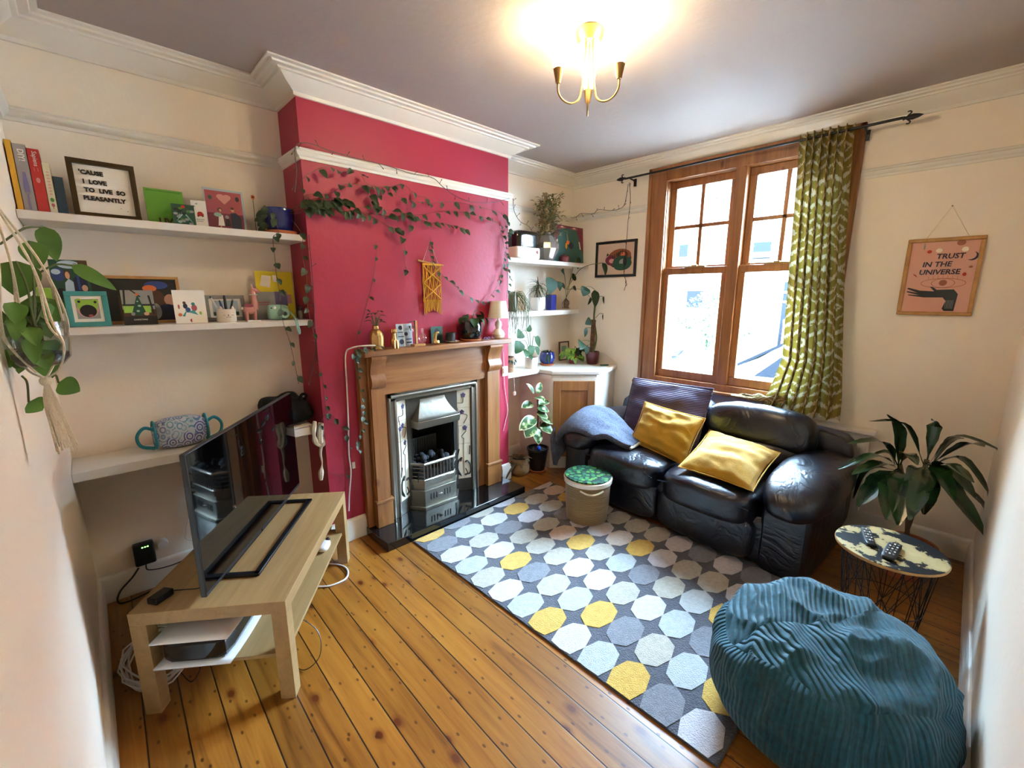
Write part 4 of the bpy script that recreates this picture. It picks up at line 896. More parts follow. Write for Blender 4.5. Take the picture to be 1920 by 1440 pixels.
bk0 = book(0, bx_[0], bx_[1]-.001, .262, 'bookyellow', 'tall yellow book standing against the left wall')
bk1 = book(1, bx_[1], bx_[2]-.001, .252, 'bookgrey', 'grey do it yourself book with a paint brush on its spine')
bk2 = book(2, bx_[2], bx_[3]-.001, .242, 'bookred', 'red book lettered Sapiens between the grey and cream books')
bk3 = book(3, bx_[3], bx_[4]-.001, .196, 'bookcream', 'cream book with a green leaf and radish on its spine')
bk4 = book(4, bx_[4], bx_[4]+.030, .148, 'booknavy', 'short dark blue green book beside the letter board')
sp = lambda x, z: TR(x, -.2005, z) @ Matrix.Rotation(pi/2, 4, 'Y')
c = (bx_[1]+bx_[2])/2; text(sp(c-.006, Z1+.212), 'DIY!', .024, 'paper', bk1, 'spine_title', bold=.0005)
draw(TR(c, -.2005, Z1), [('p', [(-.004, .15), (.004, .15), (.008, .10), (.007, .075), (-.007, .075), (-.008, .10)], 'lilac'), ('r', -.007, .068, .007, .073, 'grey'), ('p', [(-.002, .068), (.002, .068), (.003, .01), (-.003, .01)], 'lilac')], bk1, 'spine_brush', y=0)
c = (bx_[2]+bx_[3])/2; text(sp(c-.004, Z1+.205), 'Sapiens', .019, 'paper', bk2, 'spine_title'); draw(TR(c, -.2005, Z1), [('e', 0, .125, .006, .010, 'pinkp'), ('r', -.006, .158, -.005, .172, 'pinkp'), ('r', .004, .158, .005, .172, 'pinkp')], bk2, 'spine_emblem', y=0)
c = (bx_[3]+bx_[4])/2; draw(TR(c, -.2005, Z1), [('e', 0, .055, .006, .008, 'green'), ('e', 0, .035, .005, .007, 'rose'), ('r', -.001, .02, .001, .03, 'rose')]+[('r', -.004, .075+k*.012, .004, .079+k*.012, 'pinkp') for k in range(8)], bk3, 'spine_print', y=0)

# letter board
Y = -.205; a, b = px(Y, (140, 399)), px(Y, (266, 408)); hh = .245*.97
M['bronze'] = mat('bronze frame', '4a3a20', .35, .6)
o, T, w, h = card('letter_board', 'white letter board in a bronze frame reading a song line', 'letter board', a.x, b.x, .236, Y+.02, Z1, .09, 'paper', [('r', 0, k/22, 1, k/22+.008, 'pale') for k in range(1, 22)], frame='bronze', fw=.019, fd=.02, pname='felt_grooves')
lines = [("'CAUSE", .30, .86), ('I  LOVE', .34, .67), ('TO  LIVE  SO', .50, .50), ('PLEASANTLY', .47, .33)]
def gap(s): return s
for s, cx, cz in lines: text(T @ Matrix.Translation((w*cx, 0, h*(cz-.06))), s, .0235, 'ink', o, 'letters', bold=.0013)
draw(T, [('e', w*.74, h*.15, .0015, .0015, 'ink'), ('e', w*.86, h*.10, .0015, .0015, 'ink')], o, 'letter_dots', y=0)
# cards on the top shelf
Y = -.15
a, b = px(Y, (278, 412)), px(Y, (350, 415)); o, T, w, h = card('greeting_card', 'bright green card lettered LIV behind the dark green one', 'greeting card', a.x, b.x, .165, Y, Z1, .12, 'lgreen', [('r', .05, .93, .95, .96, 'green')])
M['midgreen'] = mat('grass green card', '5f9a28', .6); bpy.data.objects[o.name].children[0].data.materials[0] = M['midgreen']
text(T @ Matrix.Translation((w*.45, 0, h*.03)), 'LIV', .04, 'brown', o, 'lettering', bold=.001)
Y = -.20; a, b = px(Y, (326, 418)), px(Y, (368, 420)); rnd = random.Random(4)
card('greeting_card', 'small dark green leafy photo card standing before the bright green card', 'greeting card', a.x, b.x, .098, Y, Z1, .1, 'forest', [('e', rnd.random()*.8+.1, rnd.random()*.7+.1, .10, .06, rnd.choice(['dark', 'green', 'grey', 'mint', 'forest', 'dark'])) for k in range(22)]+[('e', .5, .88, .09, .07, 'red'), ('p', [(.1, .15), (.45, .5), (.4, .55)], 'mint'), ('p', [(.9, .1), (.55, .5), (.6, .55)], 'mint')])
Y = -.19; a, b = px(Y, (362, 417)), px(Y, (390, 419)); o, T, w, h = card('greeting_card', 'cream folded card with a small red car', 'greeting card', a.x, b.x, .125, Y, Z1, .05, 'paper', [('r', .35, .42, .78, .52, 'red'), ('e', .55, .53, .18, .06, 'red'), ('e', .42, .42, .06, .025, 'dark'), ('e', .7, .42, .06, .025, 'dark'), ('r', .25, .28, .8, .31, 'mint'), ('r', .3, .22, .7, .24, 'grey'), ('r', .1, .75, .25, .8, 'grey'), ('r', .3, .85, .45, .9, 'mint')], rz=-.25)
MB(TR(a.x, -.205, Z1+.001, -.1)).box((.0, 0, 0), (.10, .055, .002)).build('back_leaf', 'paper', o)
Y = -.13; a, b = px(Y, (388, 419)), px(Y, (462, 424)); o, T, w, h = card('photo_print', 'dusky red photo card of a couple under a pink heart', 'photo', a.x, b.x, .205, Y, Z1, .07, 'sky', [('r', .04, .0, .95, .95, 'rose'), ('r', .04, .0, .95, .42, 'wine'),
    ('e', .16, .78, .05, .05, 'forest'), ('e', .84, .80, .05, .06, 'dark'), ('e', .42, .82, .10, .06, 'pinkp'), ('e', .58, .82, .10, .06, 'pinkp'), ('p', [(.33, .79), (.50, .64), (.67, .79)], 'pinkp'),
    ('e', .36, .50, .06, .05, 'brown'), ('e', .37, .49, .035, .035, 'skin'), ('p', [(.28, .12), (.44, .12), (.42, .38), (.32, .38)], 'paper'), ('e', .30, .38, .10, .05, 'mint'), ('r', .33, .0, .36, .12, 'skin'),
    ('e', .52, .34, .05, .045, 'grey'), ('p', [(.45, .12), (.60, .12), (.57, .30), (.48, .30)], 'dark'), ('e', .68, .52, .04, .045, 'skin'), ('e', .68, .56, .045, .03, 'brown'), ('p', [(.62, .0), (.88, .0), (.88, .36), (.76, .46), (.62, .44)], 'navy')])
fl = MB(); fl.lathe([(0, 0), (.008, .0), (.006, .004)], (0, 0, 0), 10); sfp = px(-.12, (474, 372))
sfm = thing('faux_flower', 'tiny orange flower standing behind the red photo card', 'flower', (sfp.x, -.12, Z1)); MB().tube([(sfp.x, -.12, Z1), (sfp.x, -.12, sfp.z)], .0015).build('stem', 'stem', sfm); MB().ball((sfp.x, -.12, sfp.z+.006), (.010, .004, .012)).build('bloom', 'orange', sfm); MB().ball((sfp.x, -.124, sfp.z+.006), .005).build('eye', 'brown', sfm)

# ---------------------------------------------------------------- middle left shelf
Z2 = 1.413
Y = -.10; a, b = px(Y, (188, 604)), px(Y, (347, 602))
card('picture_frame', 'wide oak framed dark photo, the largest frame on the middle left shelf', 'picture frame', .085, b.x, .225, Y+.03, Z2, .06, 'dark', [('r', .0, .0, 1, 1, 'dark'), ('r', .42, .0, .46, .6, 'brown'), ('e', .80, .86, .12, .10, 'blue'), ('e', .78, .45, .10, .30, 'brown'), ('e', .73, .78, .07, .08, 'orange'), ('e', .92, .5, .06, .14, 'skin'), ('e', .88, .18, .12, .22, 'navy'), ('e', .76, .22, .06, .2, 'grey')], frame='lightwood', fw=.014)
Y = -.15; a, b = px(Y, (112, 612)), px(Y, (192, 610))
card('photo_print', 'tall glossy photo of two people outdoors, with a white strip below', 'photo', .055, .175, .285, Y, Z2, .08, 'paper', [('r', .0, .32, 1, 1, 'forest'), ('e', .2, .78, .18, .1, 'blue'), ('e', .15, .82, .12, .04, 'sky'), ('e', .5, .93, .3, .06, 'sky'), ('r', .75, .8, 1, 1, 'brown'), ('e', .42, .78, .09, .07, 'brown'), ('e', .43, .77, .06, .055, 'skin'), ('p', [(.28, .34), (.62, .34), (.58, .66), (.45, .72), (.34, .66)], 'sky'), ('e', .68, .89, .09, .07, 'grey'), ('e', .69, .86, .06, .055, 'skin'), ('p', [(.55, .34), (.95, .34), (.92, .70), (.75, .80), (.56, .72)], 'navy'), ('p', [(.66, .55), (.74, .55), (.72, .78), (.66, .78)], 'blue'), ('e', .83, .58, .08, .05, 'skin'), ('e', .2, .5, .12, .08, 'dark')])
Y = -.20; a, b = px(Y, (130, 612)), px(Y, (210, 608))
card('picture_frame', 'teal frame holding a photo of a pug in a green hood', 'picture frame', a.x, b.x, .152, Y, Z2, .10, 'paper', [('r', .12, .12, .88, .88, 'grey'), ('e', .5, .50, .36, .34, 'pinkp'), ('e', .5, .60, .34, .26, 'lgreen'), ('e', .24, .80, .13, .10, 'lgreen'), ('e', .76, .78, .13, .10, 'lgreen'), ('e', .24, .78, .05, .05, 'ink'), ('e', .77, .76, .05, .05, 'ink'), ('e', .5, .42, .28, .24, 'ink'), ('e', .56, .24, .08, .05, 'rose')], frame='teal', fw=.020, fd=.012)
Y = -.19; a, b = px(Y, (236, 606)), px(Y, (296, 603)); o, T, w, h = card('greeting_card', 'dark card lettered Christmas with a decorated tree in a glass room', 'greeting card', a.x-.005, b.x, .158, Y, Z2, .08, 'dark', [('r', .02, .30, .98, 1, 'grey'), ('r', .02, .25, .98, .45, 'brown'), ('r', .05, .35, .85, .55, 'lgreen'), ('r', .03, .55, .97, .60, 'dark'), ('p', [(.1, 1), (.16, 1), (.12, .55), (.06, .55)], 'dark'), ('p', [(.3, 1), (.36, 1), (.60, .82), (.56, .80)], 'dark'), ('p', [(.80, .85), (.86, .85), (.95, .3), (.9, .3)], 'dark'), ('p', [(.25, .28), (.72, .28), (.50, .88)], 'forest'), ('e', .46, .40, .05, .03, 'mint'), ('e', .52, .55, .05, .03, 'mint'), ('e', .48, .68, .03, .02, 'mint'), ('e', .49, .88, .05, .04, 'orange'), ('e', .70, .32, .08, .05, 'skin'), ('e', .30, .32, .06, .05, 'grey'), ('r', 0, 0, 1, .24, 'dark')], rz=-.05)
text(T @ Matrix.Translation((w*.5, 0, h*.13)), 'CHRISTMAS', .0095, 'paper', o)
Y = -.19; a, b = px(Y, (330, 604)), px(Y, (390, 602)); card('greeting_card', 'cream card with painted pots, flowers and a seated figure', 'greeting card', a.x, b.x, .160, Y, Z2, .06, 'paper', [('e', .35, .52, .07, .08, 'navy'), ('e', .33, .62, .05, .04, 'brown'), ('e', .42, .40, .08, .08, 'blue'), ('e', .62, .46, .09, .10, 'rose'), ('e', .60, .58, .06, .05, 'teal'), ('p', [(.22, .22), (.40, .42), (.30, .20)], 'teal'), ('p', [(.40, .34), (.72, .24), (.60, .40)], 'teal'), ('e', .52, .08, .08, .06, 'red'), ('e', .16, .26, .06, .05, 'orange'), ('r', .5, .02, .95, .2, 'pale'), ('e', .80, .3, .04, .05, 'lgreen'), ('e', .15, .5, .03, .07, 'rose')], rz=.03)
Y = -.08; a, b = px(Y, (388, 600)), px(Y, (462, 597)); card('picture_frame', 'grey framed picture standing behind the cat pen pot', 'picture frame', a.x, b.x, .135, Y, Z2, .1, 'paper', [('r', .1, .1, .9, .9, 'sky'), ('r', .1, .1, .9, .3, 'forest')], frame='grey', fw=.018)
# cat pen pot
c = px(-.19, (426, 602)); o = thing('pen_pot', 'white cat faced pot holding pens on the middle left shelf', 'pen pot', (c.x, -.19, Z2)); mb = MB(); mb.lathe([(.0, 0), (.040, 0), (.044, .006), (.043, .058), (.045, .066), (.041, .066), (.039, .01), (0, .008)], (c.x, -.19, Z2), 30); mb.build('pot', 'cream', o)
for s in (-1, 1): q = MB(); q.lathe([(.010, 0), (.007, .008), (.001, .017)], (c.x+s*.026, -.215, Z2+.064), 10); q.build('ear', 'cream', o)
draw(TR(c.x, -.2342, Z2), [('e', 0, .036, .003, .0025, 'ink'), ('e', -.006, .026, .005, .001, 'ink'), ('e', .006, .026, .005, .001, 'ink'), ('r', -.0006, .026, .0006, .035, 'ink'), ('e', -.019, .036, .005, .001, 'ink'), ('e', .019, .036, .005, .001, 'ink'), ('e', -.024, .050, .004, .0008, 'grey'), ('e', .022, .051, .004, .0008, 'grey')], o, 'painted_face')
for (dx, dy, lx_, h_, m_, r_, lb) in ((.004, 0, .0, .125, 'dark', .007, 'thick dark pen leaning left in the cat pot'), (.02, .01, .03, .105, 'black', .005, 'black pen leaning right in the cat pot'), (-.018, .01, -.05, .12, 'white', .004, 'pale pen leaning far left in the cat pot'), (-.008, -.01, -.02, .10, 'blue', .005, 'blue pen in the middle of the cat pot')):
    p0 = Vector((c.x+dx*.5, -.19+dy, Z2+.010)); p1 = p0+Vector((lx_, .005, h_)); pn = thing('pen', lb, 'pen', p0); MB().tube([p0, p0+(p1-p0)*.93], r_, 8).build('barrel', m_, pn); MB().tube([p0+(p1-p0)*.93, p1], r_*.8, 8).build('cap', 'black' if m_ != 'black' else 'grey', pn)
# llama
c = px(-.13, (474, 600)); o = thing('llama_figurine', 'glossy pink ceramic llama standing on the middle left shelf', 'figurine', (c.x, -.13, Z2)); M['pinkcer'] = mat('pink ceramic', 'd08f86', .2, coat=.7)
mb = MB(); X = c.x
mb.puff((X-.008, -.13, Z2+.058), (.034, .021, .026), 2.5, 10); mb.build('body', 'pinkcer', o)
mb = MB(); mb.tube(curve([(X+.014, -.13, Z2+.06), (X+.018, -.13, Z2+.10), (X+.014, -.13, Z2+.15), (X+.018, -.13, Z2+.165)], 5), [.022, .021, .020, .019, .018, .017, .016, .015, .0145, .014, .014, .014, .014, .014, .014, .014], 14); mb.ball((X+.022, -.132, Z2+.163), (.020, .014, .014), 14, 10); mb.ball((X+.040, -.133, Z2+.158), (.013, .009, .009), 12, 8); mb.build('neck_and_head', 'pinkcer', o)
for dx in (-.028, .012):
    for dy in (-.012, .012): MB().tube([(X+dx, -.13+dy, Z2+.0), (X+dx, -.13+dy, Z2+.05)], [.007, .010], 10).build('leg', 'pinkcer', o)
for dy in (-.007, .007): MB().tube([(X+.014, -.13+dy, Z2+.17), (X+.012, -.13+dy*1.3, Z2+.195)], [.005, .001], 8).build('ear', 'pinkcer', o)
MB().ball((X-.045, -.13, Z2+.066), .008).build('tail', 'paper', o); MB().tube([(X+.015+.0185*cos(t*pi/6), -.13+.0165*sin(t*pi/6), Z2+.138) for t in range(12)], .003, 5, True).build('collar', 'paper', o)
MB().puff((X-.012, -.13, Z2+.080), (.022, .024, .010), 3, 6).build('saddle_cloth', 'rose', o)
# yellow and lilac cards
Y = -.06; a, b = px(Y, (487, 595)), px(Y, (556, 592)); card('greeting_card', 'tall yellow card with pale and violet panels on the middle left shelf', 'greeting card', a.x, min(b.x, 1.05), .27, Y, Z2, .05, 'lemon', [('p', [(.10, .70), (.18, .92), (.42, .90), (.36, .66)], 'pale'), ('r', .45, .28, .80, .58, 'lilac'), ('r', .80, .33, .92, .52, 'pinkp'), ('r', .46, .78, .56, .92, 'pale')])
Y = -.09; a, b = px(Y, (476, 598)), px(Y, (516, 597)); card('greeting_card', 'grey lilac card standing in front of the yellow card', 'greeting card', a.x, b.x+.01, .155, Y, Z2, .05, 'lilacard' if 'lilacard' in M else 'grey', [('r', .25, .6, .75, .63, 'rose'), ('r', .3, .52, .7, .55, 'rose')])
# instant camera
c = px(-.17, (523, 598)); o = thing('instant_camera', 'mint green toy instant camera with a wrist strap hanging over the shelf edge', 'camera', (c.x, -.17, Z2)); X = c.x
MB().puff((X, -.165, Z2+.042), (.052, .026, .042), 5, 12).build('body', 'mint', o); q = MB(); q.lathe([(.030, 0), (.031, .010), (.026, .018), (.024, .026), (.012, .027)], (0, 0, 0), 26); q.V = [Vector((X+.020+v.x, -.188-v.z, Z2+.036+v.y)) for v in q.V]; ln_ = q.build('lens_barrel', 'mint', o)
q = MB(); q.lathe([(.011, .0), (.011, .002), (0, .002)], (0, 0, 0), 18); q.V = [Vector((X+.020+v.x, -.2145-v.z, Z2+.036+v.y)) for v in q.V]; q.build('lens', 'blackgloss', ln_)
MB().ball((X-.022, -.190, Z2+.068), (.008, .004, .009)).build('flash', 'white', o); MB().ball((X-.038, -.188, Z2+.066), (.004, .004, .004)).build('viewfinder', 'black', o)
MB().tube(curve([(X+.05, -.18, Z2+.05), (X+.058, -.22, Z2+.03), (X+.056, -.268, Z2+.002), (X+.062, -.272, Z2-.05), (X+.068, -.272, Z2-.075), (X+.073, -.272, Z2-.06), (X+.062, -.272, Z2-.0)], 5), .0045).build('wrist_strap', 'mint', o)
c = px(-.14, (571, 598)); o = thing('spray_bottle', 'little ribbed silver bottle with a dark neck at the end of the middle left shelf', 'bottle', (1.045, -.16, Z2)); MB().lathe([(0, 0), (.016, 0), (.018, .004), (.018, .040), (.014, .048), (.010, .05)], (1.045, -.16, Z2), 16, wob=lambda t, z: 1+.05*cos(t*2*pi*12)).build('body', 'iron', o); MB().lathe([(.011, .048), (.012, .052), (.012, .066), (.006, .068), (.006, .085), (.0, .085)], (1.045, -.16, Z2), 14).build('neck', 'dark', o)
c = px(-.235, (476, 601)); tag(MB(TR(c.x, -.235, Z2, .1)).box((-.03, -.006, .0), (.035, .006, .006)).build('glass_thermometer', 'white', origin=(c.x, -.235, Z2), bevel=.001), 'thin clear and white stick lying at the front edge of the middle left shelf', 'stick')
o = thing('notebook', 'green patterned notebook standing at the left end of the middle left shelf', 'notebook', (.03, -.10, Z2)); MB().box((.006, -.17, Z2), (.05, -.16, Z2+.165)).build('cover', 'lgreen', o, bevel=.001); MB().box((.008, -.16, Z2+.002), (.048, -.155, Z2+.163)).build('pages', 'paper', o)

# ---------------------------------------------------------------- low left shelf
Z3 = .787
M['paisley'] = None
def paisley():
    mt, nt, b = base_mat('paisley print fabric'); tc = nd(nt, 'ShaderNodeTexCoord'); v = nd(nt, 'ShaderNodeTexVoronoi', {0: tc.outputs['Object'], 'Scale': 30}); w = mth(nt, 'FRACT', mth(nt, 'MULTIPLY', v.outputs['Distance'], 3.2))
    c = mixc(nt, ramp(nt, w, (.4, G(0)), (.5, G(1))), ramp(nt, v.outputs['Color'], (.25, hx('8fa8a8')), (.45, hx('4a4590')), (.55, hx('5f9a8a')), (.75, hx('5a70b0'))), hx('b0b4b4')); c = mixc(nt, ramp(nt, w, (.02, G(1)), (.10, G(0))), c, hx('4a3f78'))
    nt.links.new(c, b.inputs['Base Color']); b.inputs['Roughness'].default_value = .7; return mt
M['paisley'] = paisley(); M['tealstrap'] = mat('teal webbing', '107a86', .6)
p, q = px(-.15, (290, 812)), px(-.15, (385, 790)); cx = (p.x+q.x)/2; o = thing('toiletry_bag', 'paisley patterned wash bag with teal handles lying on the lowest left shelf', 'wash bag', (cx, -.14, Z3), .04)
T = PM[o.name]; MB(T).puff((0, 0, .063), (.115, .058, .060), 3.2, 16, wr(.004, 12)).build('body', 'paisley', o)
for s in (-1, 1):
    MB(T).tube([(s*.108+.0*k, .050*cos(k*pi/10), .063+.052*sin(k*pi/10)) for k in range(20)], .006, 6, True).build('piping', 'tealstrap', o)
    P = curve([(s*.105, -.02, .085), (s*.145, -.02, .10), (s*.175, -.015, .07), (s*.165, -.01, .03), (s*.115, -.01, .012)], 6); MB(T).tube(P, .007, 6).build('handle', 'tealstrap', o)
o = thing('black_bag', 'crumpled black cloth bag at the right end of the lowest left shelf behind the television', 'bag', (.93, -.12, Z3)); MB().puff((.93, -.125, Z3+.095), (.135, .10, .092), 2.6, 20, wr(.03, 9, 3)).build('cloth', 'clothblack', o) if 'clothblack' in M else None
M['clothblack'] = mat('matt black cloth', '08080a', .95); MB().puff((.92, -.125, Z3+.098), (.125, .105, .092), 2.6, 20, wr(.03, 9, 3)).build('cloth', 'clothblack', o)
MB().tube(curve([(1.0, -.17, Z3+.12), (1.02, -.20, Z3+.18), (.99, -.21, Z3+.19), (.98, -.20, Z3+.14)], 5), .008).build('strap', 'clothblack', o)
for k, (dx, lb) in enumerate(((0, 'white papers lying under the black bag, the lower sheet'), (.01, 'white papers lying under the black bag, the upper sheet'))): tag(MB(TR(.93+dx, -.19, Z3, .15-.2*k)).box((-.09, -.05, .001+.004*k), (.085, .05, .004+.004*k)).build('paper_sheet', 'paper', origin=(.93+dx, -.19, Z3)), lb, 'paper')
tag(MB(TR(.60, -.17, Z3, .3)).box((-.035, -.012, .001), (.035, .012, .012)).build('red_case', 'red', origin=(.60, -.17, Z3), bevel=.003), 'small red case lying right of the wash bag', 'case')
c = px(-.27, (597, 790)); o = thing('cotton_bundle', 'knotted bundle of cream cotton tape hanging from the end of the lowest left shelf', 'cotton bundle', (c.x, -.275, .80))
a1 = [px(-.275, p) for p in ((590, 790), (588, 810), (592, 828), (603, 835), (610, 818), (606, 796))]; MB().tube(curve(a1, 6), [.010+.006*abs(sin(k*.4)) for k in range(31)], 7).build('loop', 'rope', o)
a1 = [px(-.278, p) for p in ((602, 793), (600, 812), (601, 830))]; MB().tube(curve(a1, 6), .017, 7).build('fold', 'rope', o)
a1 = [px(-.275, p) for p in ((603, 830), (601, 850), (604, 868), (602, 885), (602, 900))]; MB().tube(curve(a1, 5), [.011-.0006*k for k in range(9)]+[.005, .004, .004, .006]+[.010, .014, .016, .016, .015, .014, .012, .010][:8], 7).build('tail', 'rope', o)

# ---------------------------------------------------------------- mantel
ZM = 1.224; YM = -.365
c = px(YM, (707, 654)); SCALE = []; o = thing('bottle_vase', 'ribbed gold lustre glass vase with a green sprig at the left end of the mantel', 'vase', (c.x, YM, ZM)); MB().lathe([(0, 0), (.030, 0), (.034, .004), (.034, .06), (.026, .085), (.014, .094), (.014, .108), (.016, .11), (.012, .11), (.012, .09), (.02, .08)], (c.x, YM, ZM), 32, caps=False, wob=lambda t, z: 1+.03*cos(t*2*pi*14)).build('glass', 'gold', o)
s = MB(); lv = MB()
for k in range(9):
    a = k*2.4; t = Vector((c.x+.02*cos(a), YM+.02*sin(a), ZM+.125+.006*k)); s.tube([(c.x, YM, ZM+.09), t], .0015); lv.leaf(t, (cos(a), sin(a), .3), .034, .022, .5, 'heart')
s.build('stems', 'stem', o); lv.build('leaves', 'dleaf', o)
c = px(YM-.01, (740, 650)); SCALE.append((o, 1.32)); o = thing('dog_figurine', 'seated gold dog figurine on the mantel', 'figurine', (c.x, YM-.02, ZM)); X, Y = c.x, YM-.02; X = px(Y, (740, 652)).x
mb = MB(); mb.puff((X, Y+.004, ZM+.030), (.016, .018, .030), 2.3, 8); mb.tube([(X, Y, ZM+.045), (X, Y-.002, ZM+.075)], [.012, .009], 10); mb.build('body', 'gold', o)
mb = MB(); mb.ball((X, Y-.003, ZM+.086), (.012, .013, .013)); mb.ball((X, Y-.016, ZM+.082), (.006, .008, .006)); h_ = mb.build('head', 'gold', o)
for s_ in (-1, 1): MB().puff((X+s_*.012, Y, ZM+.085), (.003, .006, .011), 3, 4).build('ear', 'gold', h_); MB().tube([(X+s_*.008, Y-.014, ZM+.04), (X+s_*.009, Y-.018, ZM+.0)], [.006, .005], 8).build('front_leg', 'gold', o)
SCALE.append((o, 1.25)); c = px(YM+.02, (760, 648)); card('picture_frame', 'small frame with a blue and white patterned print on the mantel', 'picture frame', c.x-.055, c.x+.06, .145, -.335, ZM, .05, 'sky', [('e', .25, .85, .14, .10, 'navy'), ('e', .6, .55, .12, .09, 'navy'), ('e', .28, .20, .15, .12, 'navy'), ('p', [(.45, 0), (.50, 0), (.40, 1), (.35, 1)], 'paper'), ('r', .05, .42, .45, .46, 'navy'), ('r', .05, .62, .4, .66, 'blue'), ('r', .55, .75, .95, .8, 'grey'), ('r', .6, .12, .95, .18, 'navy'), ('r', .58, .28, .95, .33, 'blue')], frame='paper', fw=.003, fd=.006)
o = thing('propagation_stand', 'wooden stand holding a hanging glass bulb and a round bulb vase on the mantel', 'vase stand', (px(-.37, (783, 648)).x, -.37, ZM)); X = px(-.37, (781, 648)).x
MB().box((X-.03, -.395, ZM), (X+.055, -.345, ZM+.014)).build('base', 'lightwood', o, bevel=.002); MB().box((X-.007, -.377, ZM+.014), (X+.007, -.363, ZM+.165)).build('post', 'lightwood', o, bevel=.001); MB().tube([(X-.055, -.37, ZM+.158), (X+.01, -.37, ZM+.162)], .002).build('hook_rod', 'wire', o)
MB().lathe([(.002, .0), (.012, .006), (.019, .022), (.014, .040), (.006, .05), (.007, .075)], (X-.038, -.37, ZM+.078), 20, caps=False).build('hanging_bulb', 'glass', o)
MB().lathe([(.001, .0), (.023, .008), (.032, .032), (.023, .056), (.010, .066), (.010, .094), (.012, .096)], (X+.055, -.36, ZM+.016), 24, caps=False).build('bulb_vase', 'glass', o)
lv = MB(); st_ = MB()
for k in range(5): a = k*1.3; st_.tube([(X-.038, -.37, ZM+.10), (X-.038+.012*cos(a), -.37+.01*sin(a), ZM+.135)], .0012); lv.leaf((X-.038+.012*cos(a), -.37+.01*sin(a), ZM+.13), (cos(a), sin(a), -.1), .02, .013, .5)
st_.build('cutting_stems', 'stem', o); lv.build('cutting_leaves', 'leaf', o)
c = px(-.33, (822, 642)); card('postcard', 'small dark green postcard standing on the mantel behind the deer figurine', 'postcard', c.x-.05, c.x+.045, .115, -.32, ZM, .06, 'forest', [('e', .5, .7, .2, .2, 'dark'), ('e', .3, .4, .15, .2, 'green'), ('e', .7, .35, .2, .2, 'dark')])
X = px(-.385, (818, 642)).x; o = thing('deer_figurine', 'small brass deer figurine on the mantel before the postcard', 'figurine', (X, -.385, ZM)); q = MB(); q.puff((X, -.385, ZM+.012), (.020, .010, .012), 2.5, 6); q.tube([(X-.01, -.385, ZM+.015), (X-.006, -.387, ZM+.045), (X+.0, -.388, ZM+.058)], [.010, .007, .007], 8); q.build('body', 'gold', o); MB().ball((X+.006, -.39, ZM+.060), (.011, .006, .006)).build('head', 'gold', o)
SCALE.append((o, 1.35)); X = px(-.36, (848, 642)).x; o = thing('tealight_dish', 'dark pot in a shallow white dish on the mantel beside the black planter', 'dish', (X, -.365, ZM)); MB().lathe([(0, 0), (.02, 0), (.040, .010), (.038, .011), (.018, .003), (0, .003)], (X, -.365, ZM), 28).build('dish', 'cream', o); MB().lathe([(0, .003), (.024, .003), (.026, .03), (.027, .055), (.022, .055), (.02, .01), (0, .01)], (X-.01, -.36, ZM), 20).build('pot', 'dark', o)
lv = MB()
for k in range(8): a = k*2.4; lv.leaf((X-.01, -.36, ZM+.045), (cos(a), sin(a), .8), .04, .012, .7, 'lance')
lv.build('leaves', 'dleaf', o)
SCALE.append((o, 1.3)); X = px(-.365, (884, 638)).x; PX_ = X; o = thing('potted_plant', 'round leaved plant in a glossy black pot on a terracotta saucer on the mantel', 'plant', (X, -.355, ZM)); MB().lathe([(0, 0), (.052, 0), (.056, .004), (.058, .014), (.054, .014), (.05, .006), (0, .006)], (X, -.355, ZM), 36).build('saucer', 'terra', o)
MB().lathe([(0, .008), (.038, .008), (.054, .022), (.064, .05), (.064, .085), (.058, .105), (.053, .107), (.056, .09), (.05, .085), (0, .085)], (X, -.355, ZM), 40).build('pot', 'blackglaze', o)
st_ = MB(); lv = MB()
for (dx, dy, dz, L_, W_) in ((-.025, -.06, .125, .055, .05), (.045, -.02, .16, .06, .055), (.06, .01, .14, .06, .05), (.035, -.045, .12, .05, .04), (-.05, .0, .13, .045, .04), (.0, .03, .14, .05, .045), (.07, -.03, .125, .045, .04)):
    p1 = Vector((X+dx, -.355+dy, ZM+dz)); st_.tube(curve([(X, -.355, ZM+.085), ((X+p1.x)/2, (-.355+p1.y)/2, p1.z), p1], 4), .0018); lv.leaf(p1, Vector((dx, dy, -.03)), L_, W_, .8, 'heart')
st_.build('stems', 'stem', o); lv.build('leaves', 'leaf', o)
SCALE.append((o, 1.33)); X = px(-.37, (937, 634)).x; X = min(X, 2.43); o = thing('table_lamp', 'small white gourd based table lamp at the right end of the mantel', 'table lamp', (X, -.355, ZM)); MB().lathe([(0, 0), (.020, 0), (.032, .008), (.037, .024), (.030, .042), (.017, .055), (.016, .064), (.021, .078), (.018, .094), (.008, .104), (.006, .13)], (X, -.355, ZM), 32).build('base', 'cream', o)
M['shade'] = mat('cream lamp shade', 'e2d8c4', .8); MB().lathe([(.060, .118), (.044, .212), (.042, .212), (.058, .118)], (X, -.355, ZM), 40, caps=False).build('lamp_shade', 'shade', o)
SCALE.append((o, 1.34)); X = px(-.375, (912, 636)).x; o = thing('spectacles', 'small pair of violet rimmed glasses lying on the mantel before the lamp', 'glasses', (X-.01, -.395, ZM)); 
for s_ in (-1, 1): MB().tube([(X-.01+s_*.016+.012*cos(t*pi/6), -.395, ZM+.012+.010*sin(t*pi/6)) for t in range(12)], .002, 5, True).build('rim', 'lilac', o)
MB().tube([(X-.014, -.395, ZM+.015), (X-.006, -.395, ZM+.015)], .0015).build('bridge', 'lilac', o)

for o_, k_ in SCALE: o_.scale = (k_, k_, k_)
bpy.data.objects['toiletry_bag'].scale = (1, 1, 1.28)
